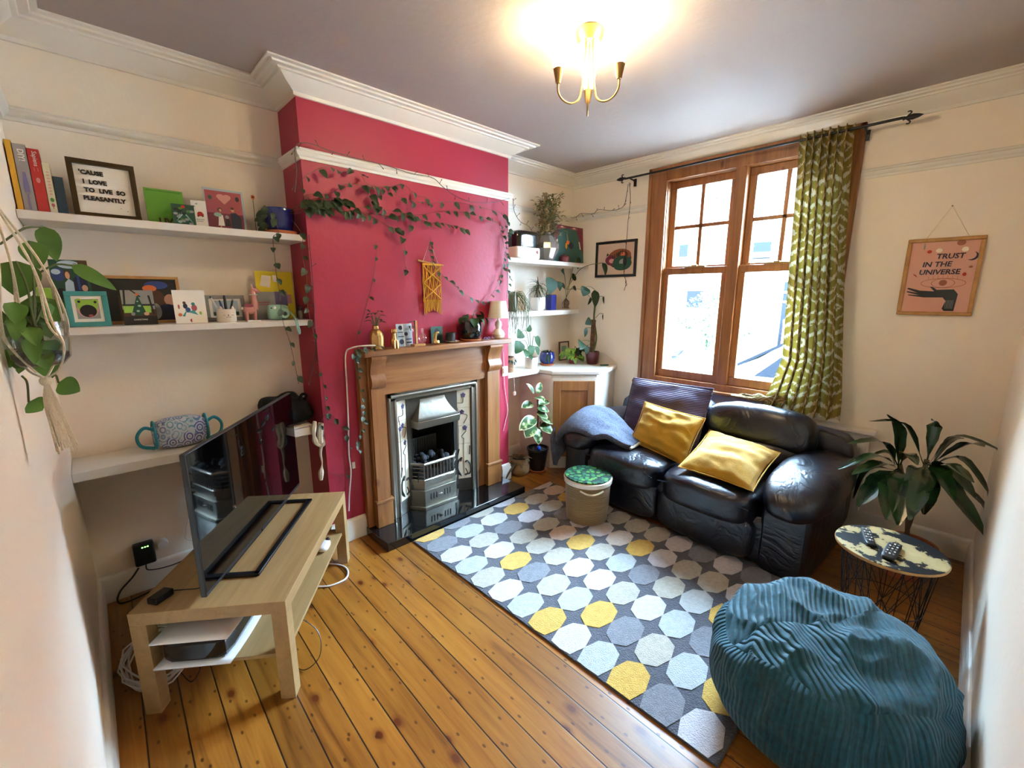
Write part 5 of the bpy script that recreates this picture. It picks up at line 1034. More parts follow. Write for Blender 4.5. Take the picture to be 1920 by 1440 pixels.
# ================================================================ pictures on the walls
FW = lambda y, z, x=L-.002: Matrix.Translation((x, y, z)) @ Matrix.Rotation(-pi/2, 4, 'Z')    # local x to the right, -y into the room
a, b = at('x', L-.015, 1118, 455), at('x', L-.015, 1191, 518); w, h = a.y-b.y, a.z-b.z
o = thing('framed_picture', 'black framed picture of a colourful curled creature beside the window', 'framed picture', (L, (a.y+b.y)/2, b.z)); T = FW((a.y+b.y)/2, b.z)
q = MB(T); f = .022; q.box((-w/2, -.018, 0), (w/2, 0, f)).box((-w/2, -.018, h-f), (w/2, 0, h)).box((-w/2, -.018, f), (-w/2+f, 0, h-f)).box((w/2-f, -.018, f), (w/2, 0, h-f)); q.build('frame', 'black', o, bevel=.002)
M['rust'] = mat('rust colour', '8a4a28', .6); M['blush'] = mat('blush mount', 'c9ac96', .6); MB(T).box((-w/2+.015, -.006, .015), (w/2-.015, -.001, h-.015)).build('mount', 'blush', o)
draw(T, [('e', .04, h*.50, .125, .085, 'brown'), ('e', .05, h*.60, .11, .055, 'rust'), ('e', .07, h*.60, .06, .035, 'brown'), ('e', .075, h*.62, .03, .02, 'orange'), ('e', -.05, h*.47, .06, .045, 'wine'), ('e', -.04, h*.45, .03, .02, 'pinkp'), ('e', .07, h*.38, .10, .065, 'forest'), ('e', .08, h*.40, .04, .03, 'grey'), ('e', .06, h*.27, .07, .03, 'forest'), ('e', .10, h*.42, .02, .04, 'dark'), ('p', [(-.10, h*.58), (-.09, h*.68), (-.07, h*.62)], 'dark')]+[('e', -.03+.02*k, h*.56+.008*k, .004, .02, 'dark') for k in range(6)], o, y=-.0065)
a, b = at('x', L-.012, 1704, 450), at('x', L-.012, 1826, 593); c_ = at('x', L-.012, 1852, 443); w, h = a.y-c_.y, a.z-b.z; yc = (a.y+c_.y)/2
o = thing('framed_print', 'light wood framed pink print lettered Trust in the Universe, hung on a cord', 'framed print', (L, yc, b.z)); T = FW(yc, b.z)
q = MB(T); f = .020; q.box((-w/2, -.016, 0), (w/2, 0, f)).box((-w/2, -.016, h-f), (w/2, 0, h)).box((-w/2, -.016, f), (-w/2+f, 0, h-f)).box((w/2-f, -.016, f), (w/2, 0, h-f)); q.build('frame', 'lightwood', o, bevel=.004)
M['blushpink'] = mat('blush pink print', 'd09a86', .5); MB(T).box((-w/2+.015, -.006, .015), (w/2-.015, -.001, h-.015)).build('print', 'blushpink', o)
for s, cx, cz in (('TRUST', .03, .735), ('IN THE', -.02, .635), ('UNIVERSE', -.005, .535)): text(T @ Matrix.Translation((cx, -.0075, h*cz)), s, .039, 'navy', o, shear=.12, bold=.0009)
M['copper'] = mat('copper print', '9a5a40', .6); M['handc'] = mat('dark slate print', '24292b', .6)
hand = [(.085, .06), (.09, .28), (.07, .34), (.0, .335), (-.02, .375), (-.032, .375), (-.01, .315), (-.07, .325), (-.125, .365), (-.13, .35), (-.08, .295), (-.128, .32), (-.13, .305), (-.07, .265), (-.122, .275), (-.12, .262), (-.05, .235), (.03, .235), (.045, .19), (.035, .09), (.045, .06)]
draw(T, [('e', .02, h*.42, .095, .028, 'copper'), ('e', .02, h*.42, .092, .025, 'blushpink'), ('e', .02, h*.42, .05, .026, 'copper'), ('e', .02, h*.42, .047, .024, 'blushpink'), ('e', .02, h*.425, .017, .017, 'copper'), ('p', [(x, z*h) for x, z in hand], 'handc'), ('e', .118, h*.755, .024, .024, 'navy'), ('e', .110, h*.765, .023, .023, 'blushpink'), ('e', .065, h*.925, .018, .015, 'copper'), ('e', -.06, h*.83, .010, .009, 'red'), ('p', [(-.115, .55*h), (-.11, .53*h), (-.095, .50*h), (-.10, .53*h)], 'red'), ('e', .10, h*.53, .008, .010, 'red'), ('e', .12, h*.62, .008, .006, 'copper'), ('p', [(.12, .40*h), (.13, .44*h), (.137, .47*h), (.128, .43*h)], 'red'), ('e', -.085, h*.9, .004, .018, 'grey'), ('e', -.02, h*.84, .014, .012, 'pale'), ('e', .085, h*.84, .014, .014, 'pale')]+[('r', -.045+.02*k, h*.475+.006*(1-abs(k-3)/3)-.001, -.0435+.02*k, h*.505+.008*(1-abs(k-3)/3), 'copper') for k in range(7)]+[('r', .045+.006*k, h*.09, .047+.006*k, h*.2, 'grey') for k in range(6)], o, y=-.0065)
n = at('x', L-.006, 1786, 386); P = [T @ Vector((-w*.26, -.004, h)), Vector((L-.006, n.y, n.z)), T @ Vector((w*.28, -.004, h))]; MB().tube(P, .0016, 5).build('hanging_cord', 'rope', o); MB().ball(P[1], .004).build('nail', 'brass', o)

# macrame wall hanging
Y0 = -.305; o = thing('macrame_hanging', 'mustard macrame hanging on a wooden dowel on the pink chimney breast', 'wall hanging', (1.86, Y0, 1.60))
A, B = at('y', Y0, 783, 488), at('y', Y0, 831, 498); MB().tube([A, B], .006, 8).build('dowel', 'lightwood', o); N_ = at('y', -.293, 806, 452); MB().tube([A+(B-A)*.2, N_, A+(B-A)*.8], .0018, 5).build('cord', 'rope', o)
M['mac'] = mat('mustard cotton cord', 'c48a1e', .85); xl, xr = A.x+.035, B.x-.030; zt = (A.z+B.z)/2-.004; zb = at('y', Y0, 800, 565).z; mb = MB(); n = 14
for k in range(n):
    x = xl+(xr-xl)*k/(n-1); P = [(x+.004*sin(t*.9+k*2.2), Y0-.004+.003*sin(t*1.3+k), zt+(zb-zt)*t/12) for t in range(13)]; mb.tube(P, .0032, 5)
for sgn in (1, -1):
    for r_ in range(2):
        P = [(xl+(xr-xl)*(t/8 if sgn > 0 else 1-t/8), Y0-.010, zt-.02-.11*r_-.105*t/8) for t in range(9)]; mb.tube(P, .0045, 5)
for x in (xl, xr): mb.tube([(x, Y0-.006, zt), (x, Y0-.006, zb)], .004, 5)
mb.box((xl-.004, Y0-.010, zt-.012), (xr+.004, Y0+.0, zt)); mb.build('knotted_panel', 'mac', o)
mb = MB()
for k in range(20):
    x = xl+(xr-xl)*k/19; l = .055+.035*abs(k/9.5-1); mb.tube([(x, Y0-.005, zb+.01), (x+.003*sin(k), Y0-.006, zb-l*.5), (x+.005*sin(k*2), Y0-.007, zb-l)], .0028, 5)
mb.build('fringe', 'mac', o)

# ================================================================ plants
def vine(mb, lv, P, leafn, L_, W_, rnd, n=7, r=.0014, kind='heart', out=(0, -1, -.2), hang=.9, start=0):
    C = curve(P, n); mb.tube(C, r, 4); m_ = len(C)
    for k in range(leafn):
        i = int((start+(1-start)*(k+.5)/leafn)*(m_-1)); p = C[i]; d = Vector(out)+Vector((rnd.uniform(-.8, .8), rnd.uniform(-.3, .3), rnd.uniform(-.9, .1)))*hang
        s = rnd.uniform(.65, 1.15); q = p+d.normalized()*.012; mb.tube([p, q], r*.8, 4); lv.leaf(q, d, L_*s, W_*s, rnd.uniform(.1, .8), kind, fold=rnd.uniform(.1, .4), up=(rnd.uniform(-.5, .5), -1, .4))
M['satin'] = mat('satin pothos leaf', '22351a', .5, c2='34482e', vs=45); M['satdark'] = mat('small hoya leaf', '20301c', .5, c2='2e4028', vs=30)
# blue pot with the vine that crosses the chimney breast
X = .975; o = thing('trailing_plant', 'vine in a cobalt blue pot, trailing across the upper pink wall', 'plant', (X, -.17, Z1))
MB().lathe([(0, 0), (.070, 0), (.080, .004), (.084, .018), (.078, .018), (.074, .006), (0, .006)], (X, -.165, Z1), 36).build('saucer', 'terra', o)
MB().lathe([(0, .008), (.052, .008), (.062, .02), (.074, .07), (.080, .128), (.078, .134), (.070, .132), (.066, .11), (0, .11)], (X, -.165, Z1), 40).build('pot', 'blueglaze', o)
rnd = random.Random(11); st_ = MB(); lv = MB(); top = Vector((X, -.165, Z1+.115))
W_ = lambda *pp_: [at('y', -.315, *p) for p in pp_]
# runs along the wall: through measured points of the vine
runs = [[top, (1.04, -.31, 2.02)]+W_((575, 365), (620, 362), (650, 345), (700, 352), (760, 372), (800, 380), (850, 378), (900, 388), (945, 405), (952, 440)),
        [top, (1.05, -.30, 2.0)]+W_((590, 372), (640, 375), (655, 392), (700, 408), (730, 425), (745, 430), (758, 455), (760, 500), (765, 505)),
        [top, (1.04, -.30, 1.98)]+W_((580, 385), (600, 390), (640, 395), (690, 400), (740, 405), (790, 402), (850, 395), (890, 402), (935, 418)),
        [top, (1.06, -.305, 2.03)]+W_((565, 340), (590, 320), (615, 312), (640, 322), (670, 320), (690, 345), (730, 350), (755, 345), (780, 365), (810, 372)),
        W_((690, 345), (697, 370), (705, 385), (730, 395), (760, 400), (775, 430)),
        W_((935, 418), (943, 450), (946, 480), (940, 510), (930, 540), (905, 565), (870, 550), (845, 530), (815, 500), (805, 470), (808, 445)),
        W_((705, 452), (706, 475), (700, 520), (690, 560), (682, 590), (668, 640)),
        W_((945, 400), (950, 440), (948, 480), (952, 520), (950, 560)), W_((655, 395), (700, 380), (720, 350), (735, 352)), W_((760, 400), (800, 415), (840, 420), (875, 430))]
for k, P in enumerate(runs):
    n_ = [22, 14, 26, 12, 10, 30, 6, 16, 7, 12][k]; sc_ = [1.15, 1.3, 1.25, 1.1, 1.3, .95, .7, .95, 1.1, 1.1][k]
    vine(st_, lv, P, n_, .048*sc_, .030*sc_, rnd, start=.12 if k < 4 else 0)
for k in range(26):   # the thick leafy clump beside the pot and along the first stretch
    p = at('y', -.325, rnd.uniform(572, 645), rnd.uniform(370, 392)); d = Vector((rnd.uniform(-.3, 1), -.6, rnd.uniform(-.9, .1))); lv.leaf(p, d, rnd.uniform(.05, .075), rnd.uniform(.03, .045), .4, 'heart', up=(0, -1, .3))
for k in range(24):   # leaves falling over the rim, left side
    a = rnd.uniform(2.2, 5.2); p = Vector((X-.055+.03*cos(a), -.19+.04*sin(a), Z1+rnd.uniform(.03, .13))); lv.leaf(p, (cos(a)-.6, sin(a), rnd.uniform(-1.8, -.4)), rnd.uniform(.035, .055), rnd.uniform(.024, .036), .5, 'heart', up=(0, -1, .3))
P = [top, Vector((X-.05, -.24, Z1+.10)), Vector((X-.045, -.285, Z1-.0)), at('y', -.29, 512, 445), at('y', -.29, 515, 480), at('y', -.29, 519, 520), at('y', -.29, 524, 548), at('y', -.29, 530, 600), at('y', -.29, 543, 640), at('y', -.29, 552, 680), at('y', -.29, 560, 720)]; vine(st_, lv, P, 12, .044, .03, rnd, start=.1)
P = [Vector((X+.04, -.2, Z1+.10)), at('y', -.30, 566, 440), at('y', -.30, 567, 480), at('y', -.30, 575, 520), at('y', -.30, 575, 560), at('y', -.30, 582, 600), at('y', -.30, 592, 640)]; vine(st_, lv, P, 9, .05, .032, rnd, start=.1)
st_.build('vine_stems', 'bstem', o); lv.build('leaves', 'satin', o)
# vine from the mantel sprig, left of the fire surround
o = thing('trailing_plant', 'sparse small leaved vine trailing down the pink wall left of the fire surround', 'plant', at('y', -.30, 600, 690)); st_ = MB(); lv = MB(); rnd = random.Random(21)
for P, n_ in (([(600, 690), (606, 715), (608, 745), (612, 765), (625, 780), (640, 800), (650, 820), (658, 850)], 9), ([(612, 765), (603, 790), (597, 800)], 2), ([(658, 850), (655, 880), (640, 892), (618, 886)], 1)): vine(st_, lv, [at('y', -.30, *p) for p in P], n_, .04, .026, rnd)
st_.build('vine_stems', 'bstem', o); lv.build('leaves', 'satdark', o)
o = thing('trailing_plant', 'pale leaved vine hanging from the left mantel end over the surround', 'plant', at('y', -.40, 668, 655)); st_ = MB(); lv = MB()
for P, n_ in (([(712, 648), (690, 650), (668, 652), (664, 670), (670, 700), (678, 740), (684, 765), (680, 785), (676, 810), (668, 830), (672, 845)], 20), ([(690, 650), (672, 660), (662, 668)], 5)): vine(st_, lv, [at('y', -.43 if p[1] < 700 else -.40, *p) for p in P], n_, .036, .026, rnd)
st_.build('vine_stems', 'stem', o); lv.build('leaves', 'satin', o)
# string of lights over the picture rail
o = thing('string_lights', 'dark string of tiny lights along the picture rail and down the pink wall', 'string lights', at('y', -.33, 560, 275)); st_ = MB(); bl_ = MB(); rnd = random.Random(31)
def lights(P, nb, y=None):
    C = curve(P, 6); st_.tube(C, .0022, 4)
    for k in range(nb): p = C[int((k+.5)/nb*(len(C)-1))]; q = p+Vector((rnd.uniform(-.02, .02), -.008, rnd.choice((-1, 1))*rnd.uniform(.012, .024))); st_.tube([p, q], .0016, 4); bl_.tube([q, q+(q-p)*.35], .0028, 5)
lights([at('y', -.33, *p) for p in ((553, 360), (556, 320), (553, 276), (575, 268), (620, 283), (650, 292), (690, 302), (730, 312), (770, 325), (810, 333), (830, 350), (850, 365), (880, 378), (920, 380), (955, 372))], 18)
lights([at('y', -.31, *p) for p in ((579, 440), (584, 500), (588, 560), (590, 610), (592, 660), (585, 690), (580, 722))], 9)
st_.build('cable', 'wire', o); bl_.build('bulbs', 'brown', o)
o = thing('string_lights', 'dark string of tiny lights draped from the right alcove to the curtain pole end', 'string lights', at('y', -.10, 1000, 440)); st_ = MB(); bl_ = MB()
lights([at('y', -.28, 962, 372), at('y', -.24, 964, 395), at('y', -.2, 975, 415), at('y', -.15, 992, 425), at('y', -.12, 1003, 442), at('y', -.10, 1015, 440)], 8)
lights([at('x', 3.66, *p) for p in ((1060, 408), (1078, 408), (1090, 400), (1112, 401), (1122, 393), (1145, 395), (1160, 392), (1170, 385), (1175, 365), (1178, 345))], 11)
lights([at('x', 3.66, *p) for p in ((1180, 342), (1182, 370), (1180, 395), (1177, 420), (1175, 450), (1172, 480), (1170, 512), (1174, 530), (1170, 545))], 10)
st_.build('cable', 'wire', o); bl_.build('bulbs', 'brown', o)

# white lamp cables on the pink wall
P = [at('y', -.40, 712, 648), at('y', -.39, 690, 648), at('y', -.34, 660, 652), at('y', -.305, 648, 665), at('y', -.305, 650, 720), at('y', -.305, 653, 790), at('y', -.305, 654, 850), at('y', -.305, 658, 885), at('y', -.305, 655, 925), at('y', -.315, 654, 958)]
o = thing('lamp_cable', 'thick white cable running down the pink wall left of the fire surround', 'cable', at('y', -.30, 653, 800)); MB().tube(curve(P, 6), .0045, 8).build('lead', 'white', o); a = at('y', -.306, 664, 873); MB().box((a.x-.009, -.303, a.z-.02), (a.x+.009, -.294, a.z+.02)).build('paper_tag', 'paper', o)
o = thing('lamp_cable', 'thin white cable with an inline switch on the pink wall right of the fire surround', 'cable', at('y', -.30, 946, 720)); P = [at('y', -.30, *p) for p in ((944, 652), (945, 690), (946, 720), (949, 745), (952, 770), (948, 790), (944, 808))]; MB().tube(curve(P, 6), .0022, 6).build('lead', 'white', o); a = at('y', -.305, 945, 695); MB().puff(a, (.008, .006, .022), 4, 5).build('inline_switch', 'white', o)
P = [at('y', -.262, *p) for p in ((965, 490), (966, 520), (963, 560), (964, 600), (962, 640), (960, 690), (962, 735))]; o = thing('lamp_cable', 'white cable with a small plug hanging past the right alcove shelves', 'cable', at('y', -.265, 963, 600)); P = [p+Vector((0, -.02, 0)) for p in P]; MB().tube(curve(P, 6), .002, 6).build('lead', 'white', o); MB().puff(P[-1]+Vector((0, 0, -.01)), (.014, .012, .018), 3, 6).build('plug', 'white', o)
a = at('y', -.2905, 938, 697); o = thing('wall_socket', 'white switch on the pink wall right of the fire surround', 'switch', (2.54, -.292, a.z)); MB().box((2.51, -.30, a.z-.04), (2.57, -.2905, a.z+.04)).build('plate', 'white', o, bevel=.003); MB().box((2.53, -.304, a.z-.012), (2.55, -.299, a.z+.012)).build('rocker', 'white', o, bevel=.001)

def pot(o, c, prof, m, n=36, soil=None, name='pot', wob=None):
    MB().lathe(prof, c, n, wob=wob).build(name, m, o)
    if soil: MB().lathe([(soil[0], soil[1]-.004), (soil[0], soil[1]), (0, soil[1]+.004)], c, 20).build('soil', 'soil', o)
R1, R2, R3 = 1.848, 1.418, ZC
# top right shelf: speaker, vase with dried flowers, print, bowl
a, b = px(-.15, (957, 482)), px(-.15, (1003, 482)); cx = (a.x+b.x)/2; hw = (b.x-a.x)/2; o = thing('bread_bin_radio', 'rounded white and smoked black box with a front knob on the top right shelf', 'box', (cx, -.13, R1)); o.name = 'smoked_top_box'; PM['smoked_top_box'] = PM['bread_bin_radio']
MB().puff((cx, -.14, R1+.052), (hw, .09, .052), 7, 14).build('base', 'cream', o); M['smoke'] = mat('smoked gloss plastic', '1a1612', .08, coat=.6); MB().puff((cx, -.14, R1+.150), (hw*.98, .088, .082), 5, 14).build('smoked_lid', 'smoke', o); q = MB(); q.ball((cx+hw*.62, -.235, R1+.062), (.014, .012, .014)); q.build('knob', 'pinkp', o)
c = px(-.14, (1024, 485)); o = thing('glass_vase', 'smoky grey glass vase filled with tall dried flowers on the top right shelf', 'vase', (c.x, -.13, R1)); M['smokeglass'] = mat('smoky glass', '6a625c', .08, coat=.7)
MB().lathe([(0, 0), (.055, 0), (.074, .02), (.116, .11), (.110, .155), (.066, .22), (.038, .235), (.044, .245), (.034, .245), (.032, .23)], (c.x, -.14, R1), 12, caps=False).build('vase', 'smokeglass', o, angle=12)
M['dry1'] = mat('dried stems', '8a7a4a', .9); M['dry2'] = mat('dried blooms', 'b8a878', .9, c2='8a5a3a', vs=30); M['dry3'] = mat('dried green', '6b7048', .9); rnd = random.Random(8); st_ = MB(); f1 = MB(); f2 = MB(); base = Vector((c.x, -.14, R1+.2))
for k in range(110):
    tx = c.x+rnd.gauss(0, .062)+.03; tz = R1+rnd.uniform(.26, .58); ty = -.14+rnd.gauss(0, .035); t = Vector((tx, min(ty, -.03), tz)); mid = (base+t)/2+Vector((rnd.uniform(-.02, .02), 0, .03)); st_.tube([base, mid, t], .0018, 4); F_ = rnd.choice((f1, f2))
    for j in range(5): F_.leaf(t+Vector((rnd.uniform(-.012, .012), rnd.uniform(-.012, .012), -.016*j)), (rnd.uniform(-1, 1), rnd.uniform(-1, 1), rnd.uniform(-.3, 1)), .05, .028, .3, 'lance', na=2)
for k in range(9): t = Vector((c.x+.10+.018*k, -.10, R1+.50+.018*k-.0006*k*k)); f2.leaf(t, (rnd.uniform(-1, 1), -1, rnd.uniform(-.5, .6)), .04, .03, .3, 'heart', na=3)
st_.tube(curve([base, (c.x+.07, -.12, R1+.40), (c.x+.13, -.10, R1+.54), (c.x+.26, -.10, R1+.64)], 5), .002, 4); st_.build('dried_stems', 'dry1', o); tag(f1.build('dried_flowers', 'dry2', o), kind='stuff'); tag(f2.build('dried_foliage', 'dry3', o), kind='stuff')
a, b = px(-.19, (1041, 488)), px(-.19, (1098, 490)); M['tealart'] = mat('dark teal print', '2f5a52', .6)
card('art_print', 'unframed dark teal print with red curtain swags on the top right shelf', 'print', a.x, min(b.x, 3.705), .335, -.165, R1, .06, 'tealart', [('p', [(.0, 1), (.25, 1), (.12, .6), (.06, .35), (.0, .3)], 'wine'), ('p', [(1, 1), (.75, 1), (.88, .6), (.94, .35), (1, .3)], 'wine'), ('r', 0, .93, 1, 1, 'wine'), ('e', .3, .94, .12, .03, 'rose'), ('e', .7, .94, .12, .03, 'rose'), ('e', .3, .955, .05, .015, 'pale'), ('e', .7, .955, .05, .015, 'pale'), ('p', [(.12, .6), (.16, .62), (.12, .4), (.09, .4)], 'pale'), ('p', [(.88, .6), (.84, .62), (.88, .4), (.91, .4)], 'pale'), ('e', .48, .56, .05, .06, 'orange'), ('e', .42, .46, .03, .08, 'mustardp' if 'mustardp' in M else 'yellow'), ('e', .58, .48, .08, .09, 'navy'), ('p', [(.44, .8), (.46, .8), (.5, .6), (.46, .6)], 'grey')])
c = px(-.215, (1060, 487)); o = thing('red_bowl', 'small dark red lidded pot standing in front of the teal print', 'pot', (c.x, -.20, R1)); M['redglaze'] = mat('dark red glaze', '6e1620', .15, coat=.7); MB().lathe([(0, 0), (.040, 0), (.048, .03), (.044, .05), (.042, .052), (.03, .062), (0, .066)], (c.x, -.20, R1), 28).build('bowl', 'redglaze', o); MB().ball((c.x, -.20, R1+.07), .007).build('lid_knob', 'redglaze', o)

# middle right shelf
c = px(-.18, (975, 583)); X = 2.72; o = thing('hanging_rush_plant', 'thin stringy plant spilling from a ribbed glass pot on the middle right shelf', 'plant', (X, -.17, R2)); pot(o, (X, -.17, R2), [(0, 0), (.055, 0), (.062, .01), (.062, .13), (.058, .132), (.056, .02)], 'smokeglass', 26, (.055, .10), wob=lambda t, z: 1+.03*cos(t*2*pi*18)); rnd = random.Random(9); q = MB()
for k in range(80):
    a = rnd.uniform(0, 2*pi); d = Vector((cos(a), sin(a)*.7-.5, 0)); l = rnd.uniform(.05, .32); p0 = Vector((X+.02*cos(a), -.17+.02*sin(a), R2+.12)); p1 = p0+d*rnd.uniform(.03, .07)+Vector((0, 0, rnd.uniform(.0, .05))); p2 = p1+d*rnd.uniform(.01, .04)+Vector((0, 0, -l*.5)); p2.y = min(p2.y, -.285) if l > .12 else p2.y; p3 = p2+Vector((rnd.uniform(-.03, .03), 0, -l*.6)); q.tube(curve([p0, p1, p2, p3], 3), .0016, 3)
tag(q.build('rush_stems', 'stem', o), kind='stuff')
c = px(-.15, (1008, 583)); X = c.x; o = thing('dragon_tree', 'spiky dragon tree in a round white pot on the middle right shelf', 'plant', (X, -.15, R2)); pot(o, (X, -.15, R2), [(0, 0), (.045, 0), (.062, .02), (.068, .06), (.064, .11), (.066, .115), (.060, .115), (.058, .10), (0, .10)], 'white', 36, (.058, .10)); M['whitepot'] = M['white']
q = MB(); q.tube(curve([(X, -.15, R2+.1), (X-.01, -.15, R2+.17), (X+.006, -.15, R2+.23)], 5), .008, 8); q.tube([(X-.005, -.15, R2+.1), (X-.03, -.16, R2+.19)], .005, 7); q.build('trunk', 'bstem', o); q = MB(); rnd = random.Random(12)
for k in range(70): a = k*2.4; el = rnd.uniform(-.3, 1.4); q.leaf((X+.004, -.15, R2+.23-.05*(k % 3)/2), (cos(a), sin(a), el), rnd.uniform(.10, .17), .008, rnd.uniform(.4, 1.0), 'spike', na=4)
q.build('leaves', 'leaf', o)
X = px(-.18, (1036, 582)).x; o = thing('blue_vase', 'square cobalt blue vase on the middle right shelf', 'vase', (X, -.16, R2)); q = MB(); q.box((X-.035, -.195, R2), (X+.035, -.125, R2+.14)); q.box((X-.03, -.19, R2+.13), (X+.03, -.13, R2+.141)); q.build('body', 'blueglaze', o, bevel=.004)
def monleaf(mb, p, d, L_, W_, up=(0, -1, .4), droop=.5): mb.leaf(p, d, L_, W_, droop, 'heart', fold=.12, up=up, na=8)
X2 = px(-.16, (1008, 583)).x; o2 = thing('monstera', 'large leaved green plant leaning across the white pot and the blue vase', 'plant', (X+.01, -.13, R2)); q = MB(); s_ = MB()
for p, d, l, w_ in (((1032, 520), (-.25, -.6, -1), .16, .15), ((1046, 528), (.2, -.6, -.9), .09, .08), ((1052, 532), (.8, -.4, -.5), .08, .05)): P_ = at('y', -.22, *p); s_.tube(curve([(X, -.10, R2+.0), (X-.01, -.12, R2+.18), P_], 5), .0028, 5); monleaf(q, P_, d, l, w_)
s_.build('stems', 'stem', o2); q.build('leaves', 'dleaf', o2)
X = px(-.15, (1064, 580)).x; o = thing('propagation_jar', 'clear glass jar of water with rooted cuttings on the middle right shelf', 'jar', (X, -.13, R2)); MB().lathe([(.001, .002), (.046, .002), (.046, .10), (.040, .15), (.043, .19), (.046, .195)], (X, -.13, R2), 28, caps=False).build('jar', 'glass', o); q = MB(); rnd = random.Random(3)
for k in range(26): q.tube(curve([(X, -.13, R2+.11), (X+rnd.uniform(-.03, .03), -.13+rnd.uniform(-.03, .03), R2+.06), (X+rnd.uniform(-.035, .035), -.13+rnd.uniform(-.03, .03), R2+.01)], 3), .002, 4)
q.build('roots', 'bstem', o); s_ = MB(); q = MB(); jt = Vector((X, -.13, R2+.19))
for pts, d, l, w_ in (([(1075, 500), (1083, 482)], (.3, -.3, -1), .12, .075), ([(1060, 530), (1058, 512)], (-.6, -.4, .3), .065, .07), ([(1068, 530), (1072, 520)], (.7, -.4, .1), .065, .075), ([(1068, 545), (1074, 538)], (.8, -.5, -.4), .06, .05)):
    P_ = [jt-Vector((0, 0, .08))]+[at('y', -.2, *p) for p in pts]; s_.tube(curve(P_, 5), .0028, 5); monleaf(q, P_[-1], d, l, w_)
P_ = [jt, at('y', -.25, 1085, 508), at('y', -.40, 1105, 497), at('y', -.5, 1130, 493)]; s_.tube(curve(P_, 6), .003, 5); monleaf(q, P_[-1], (.25, -.5, -.8), .12, .085)
P_ = [jt, at('y', -.2, 1085, 542), at('y', -.28, 1098, 550), at('y', -.32, 1108, 558)]; s_.tube(curve(P_, 6), .0022, 5); monleaf(q, P_[-1], (-.5, -.3, -.8), .08, .035)
s_.build('stems', 'stem', o); q.build('leaves', 'dleaf', o)

# lowest right shelf and cupboard top
X = 2.70; o = thing('wicker_pot', 'small woven wicker plant pot at the left end of the lowest right shelf', 'pot', (X, -.17, R3)); M['wicker'] = rib_mat('woven wicker', '9a7548', 45, 'Z', .8); pot(o, (X, -.17, R3), [(0, 0), (.042, 0), (.05, .01), (.056, .13), (.051, .13), (.045, .1), (0, .1)], 'wicker', 30, (.048, .115))
q = MB(); rnd = random.Random(6)
for k in range(14): a = k*2.4; q.leaf((X+.01*cos(a), -.17, R3+.11), (cos(a), sin(a)-.5, rnd.uniform(.0, 1)), .09, .03, 1.0, 'lance')
q.build('leaves', 'dleaf', o)
X = px(-.17, (997, 688)).x; o = thing('potted_plant', 'heart leaved green plant in a cream fluted pot on the lowest right shelf', 'plant', (X, -.165, R3)); pot(o, (X, -.165, R3), [(0, 0), (.048, 0), (.054, .005), (.058, .10), (.053, .10), (.05, .08), (0, .08)], 'cream', 40, (.052, .09), wob=lambda t, z: 1+.015*cos(t*2*pi*20)); s_ = MB(); q = MB()
for p, d, l, w_ in (((975, 640), (-.5, -.4, -.8), .11, .10), ((990, 622), (.1, -.4, .6), .06, .05), ((993, 648), (.1, -.6, -.9), .09, .08), ((1003, 632), (.7, -.3, -.7), .12, .07), ((985, 655), (-.3, -.7, -.4), .08, .07), ((1004, 650), (.4, -.6, -.9), .08, .05), ((978, 622), (-.4, -.3, -.2), .08, .08), ((990, 665), (0, -.9, -.3), .06, .05)):
    P_ = at('y', -.20, *p); s_.tube(curve([(X, -.165, R3+.09), ((X+P_.x)/2, -.18, P_.z-.01), P_], 5), .0022, 5); monleaf(q, P_, d, l*1.1, w_*1.2)
s_.build('stems', 'stem', o); q.build('leaves', 'leaf', o)
X = px(-.17, (1030, 680)).x; o = thing('succulent_pot', 'cobalt blue glazed pot of succulents on a terracotta saucer beside the cupboard top', 'plant', (X, -.14, R3)); pot(o, (X, -.14, R3), [(0, 0), (.06, 0), (.07, .016), (.062, .018), (0, .01)], 'terra', 30, None, 'saucer'); pot(o, (X, -.14, R3), [(0, .012), (.045, .012), (.068, .04), (.074, .07), (.068, .11), (.06, .125), (.055, .122), (.06, .1), (0, .1)], 'blueglaze', 40, (.057, .11)); q = MB(); rnd = random.Random(14)
for k in range(34): a = rnd.uniform(0, 6.28); r_ = rnd.uniform(.01, .05); q.leaf((X+r_*cos(a), -.14+r_*sin(a), R3+.11), (cos(a)*.6, sin(a)*.6, rnd.uniform(.2, 1.3)), .04, .012, .2, 'lance', na=3)
q.build('rosettes', 'satdark', o); s_ = MB(); q = MB(); q.leaf((X-.04, -.20, R3+.12), (-.2, -.2, -1), .11, .02, .1, 'lance'); q.leaf((X-.055, -.19, R3+.11), (-.3, -.1, -1), .08, .018, .1, 'lance'); q.build('hanging_leaves', 'leaf', o)
c = px(-.05, (1060, 672)); card('picture_frame', 'small dark framed picture on the cupboard top behind the red pot plant', 'picture frame', c.x-.09, c.x+.06, .19, -.04, R3, .05, 'pale', [('r', .2, .2, .8, .8, 'mint')], frame='brown', fw=.010)
def onz(z, x, y_): p = at('z', z, x, y_); return p
c = onz(R3, 1074, 681); o = thing('potted_plant', 'variegated lime green pothos in a small red pot on the cupboard top', 'plant', c); M['redpot'] = mat('red pot', '8a1c2c', .35, coat=.3); pot(o, c, [(0, 0), (.036, 0), (.05, .09), (.052, .092), (.046, .09), (.042, .07), (0, .07)], 'redpot', 32, (.045, .082)); q = MB(); q2 = MB(); s_ = MB(); rnd = random.Random(17); M['lime'] = mat('lime variegated leaf', '8fae3c', .4, c2='45702a', vs=40)
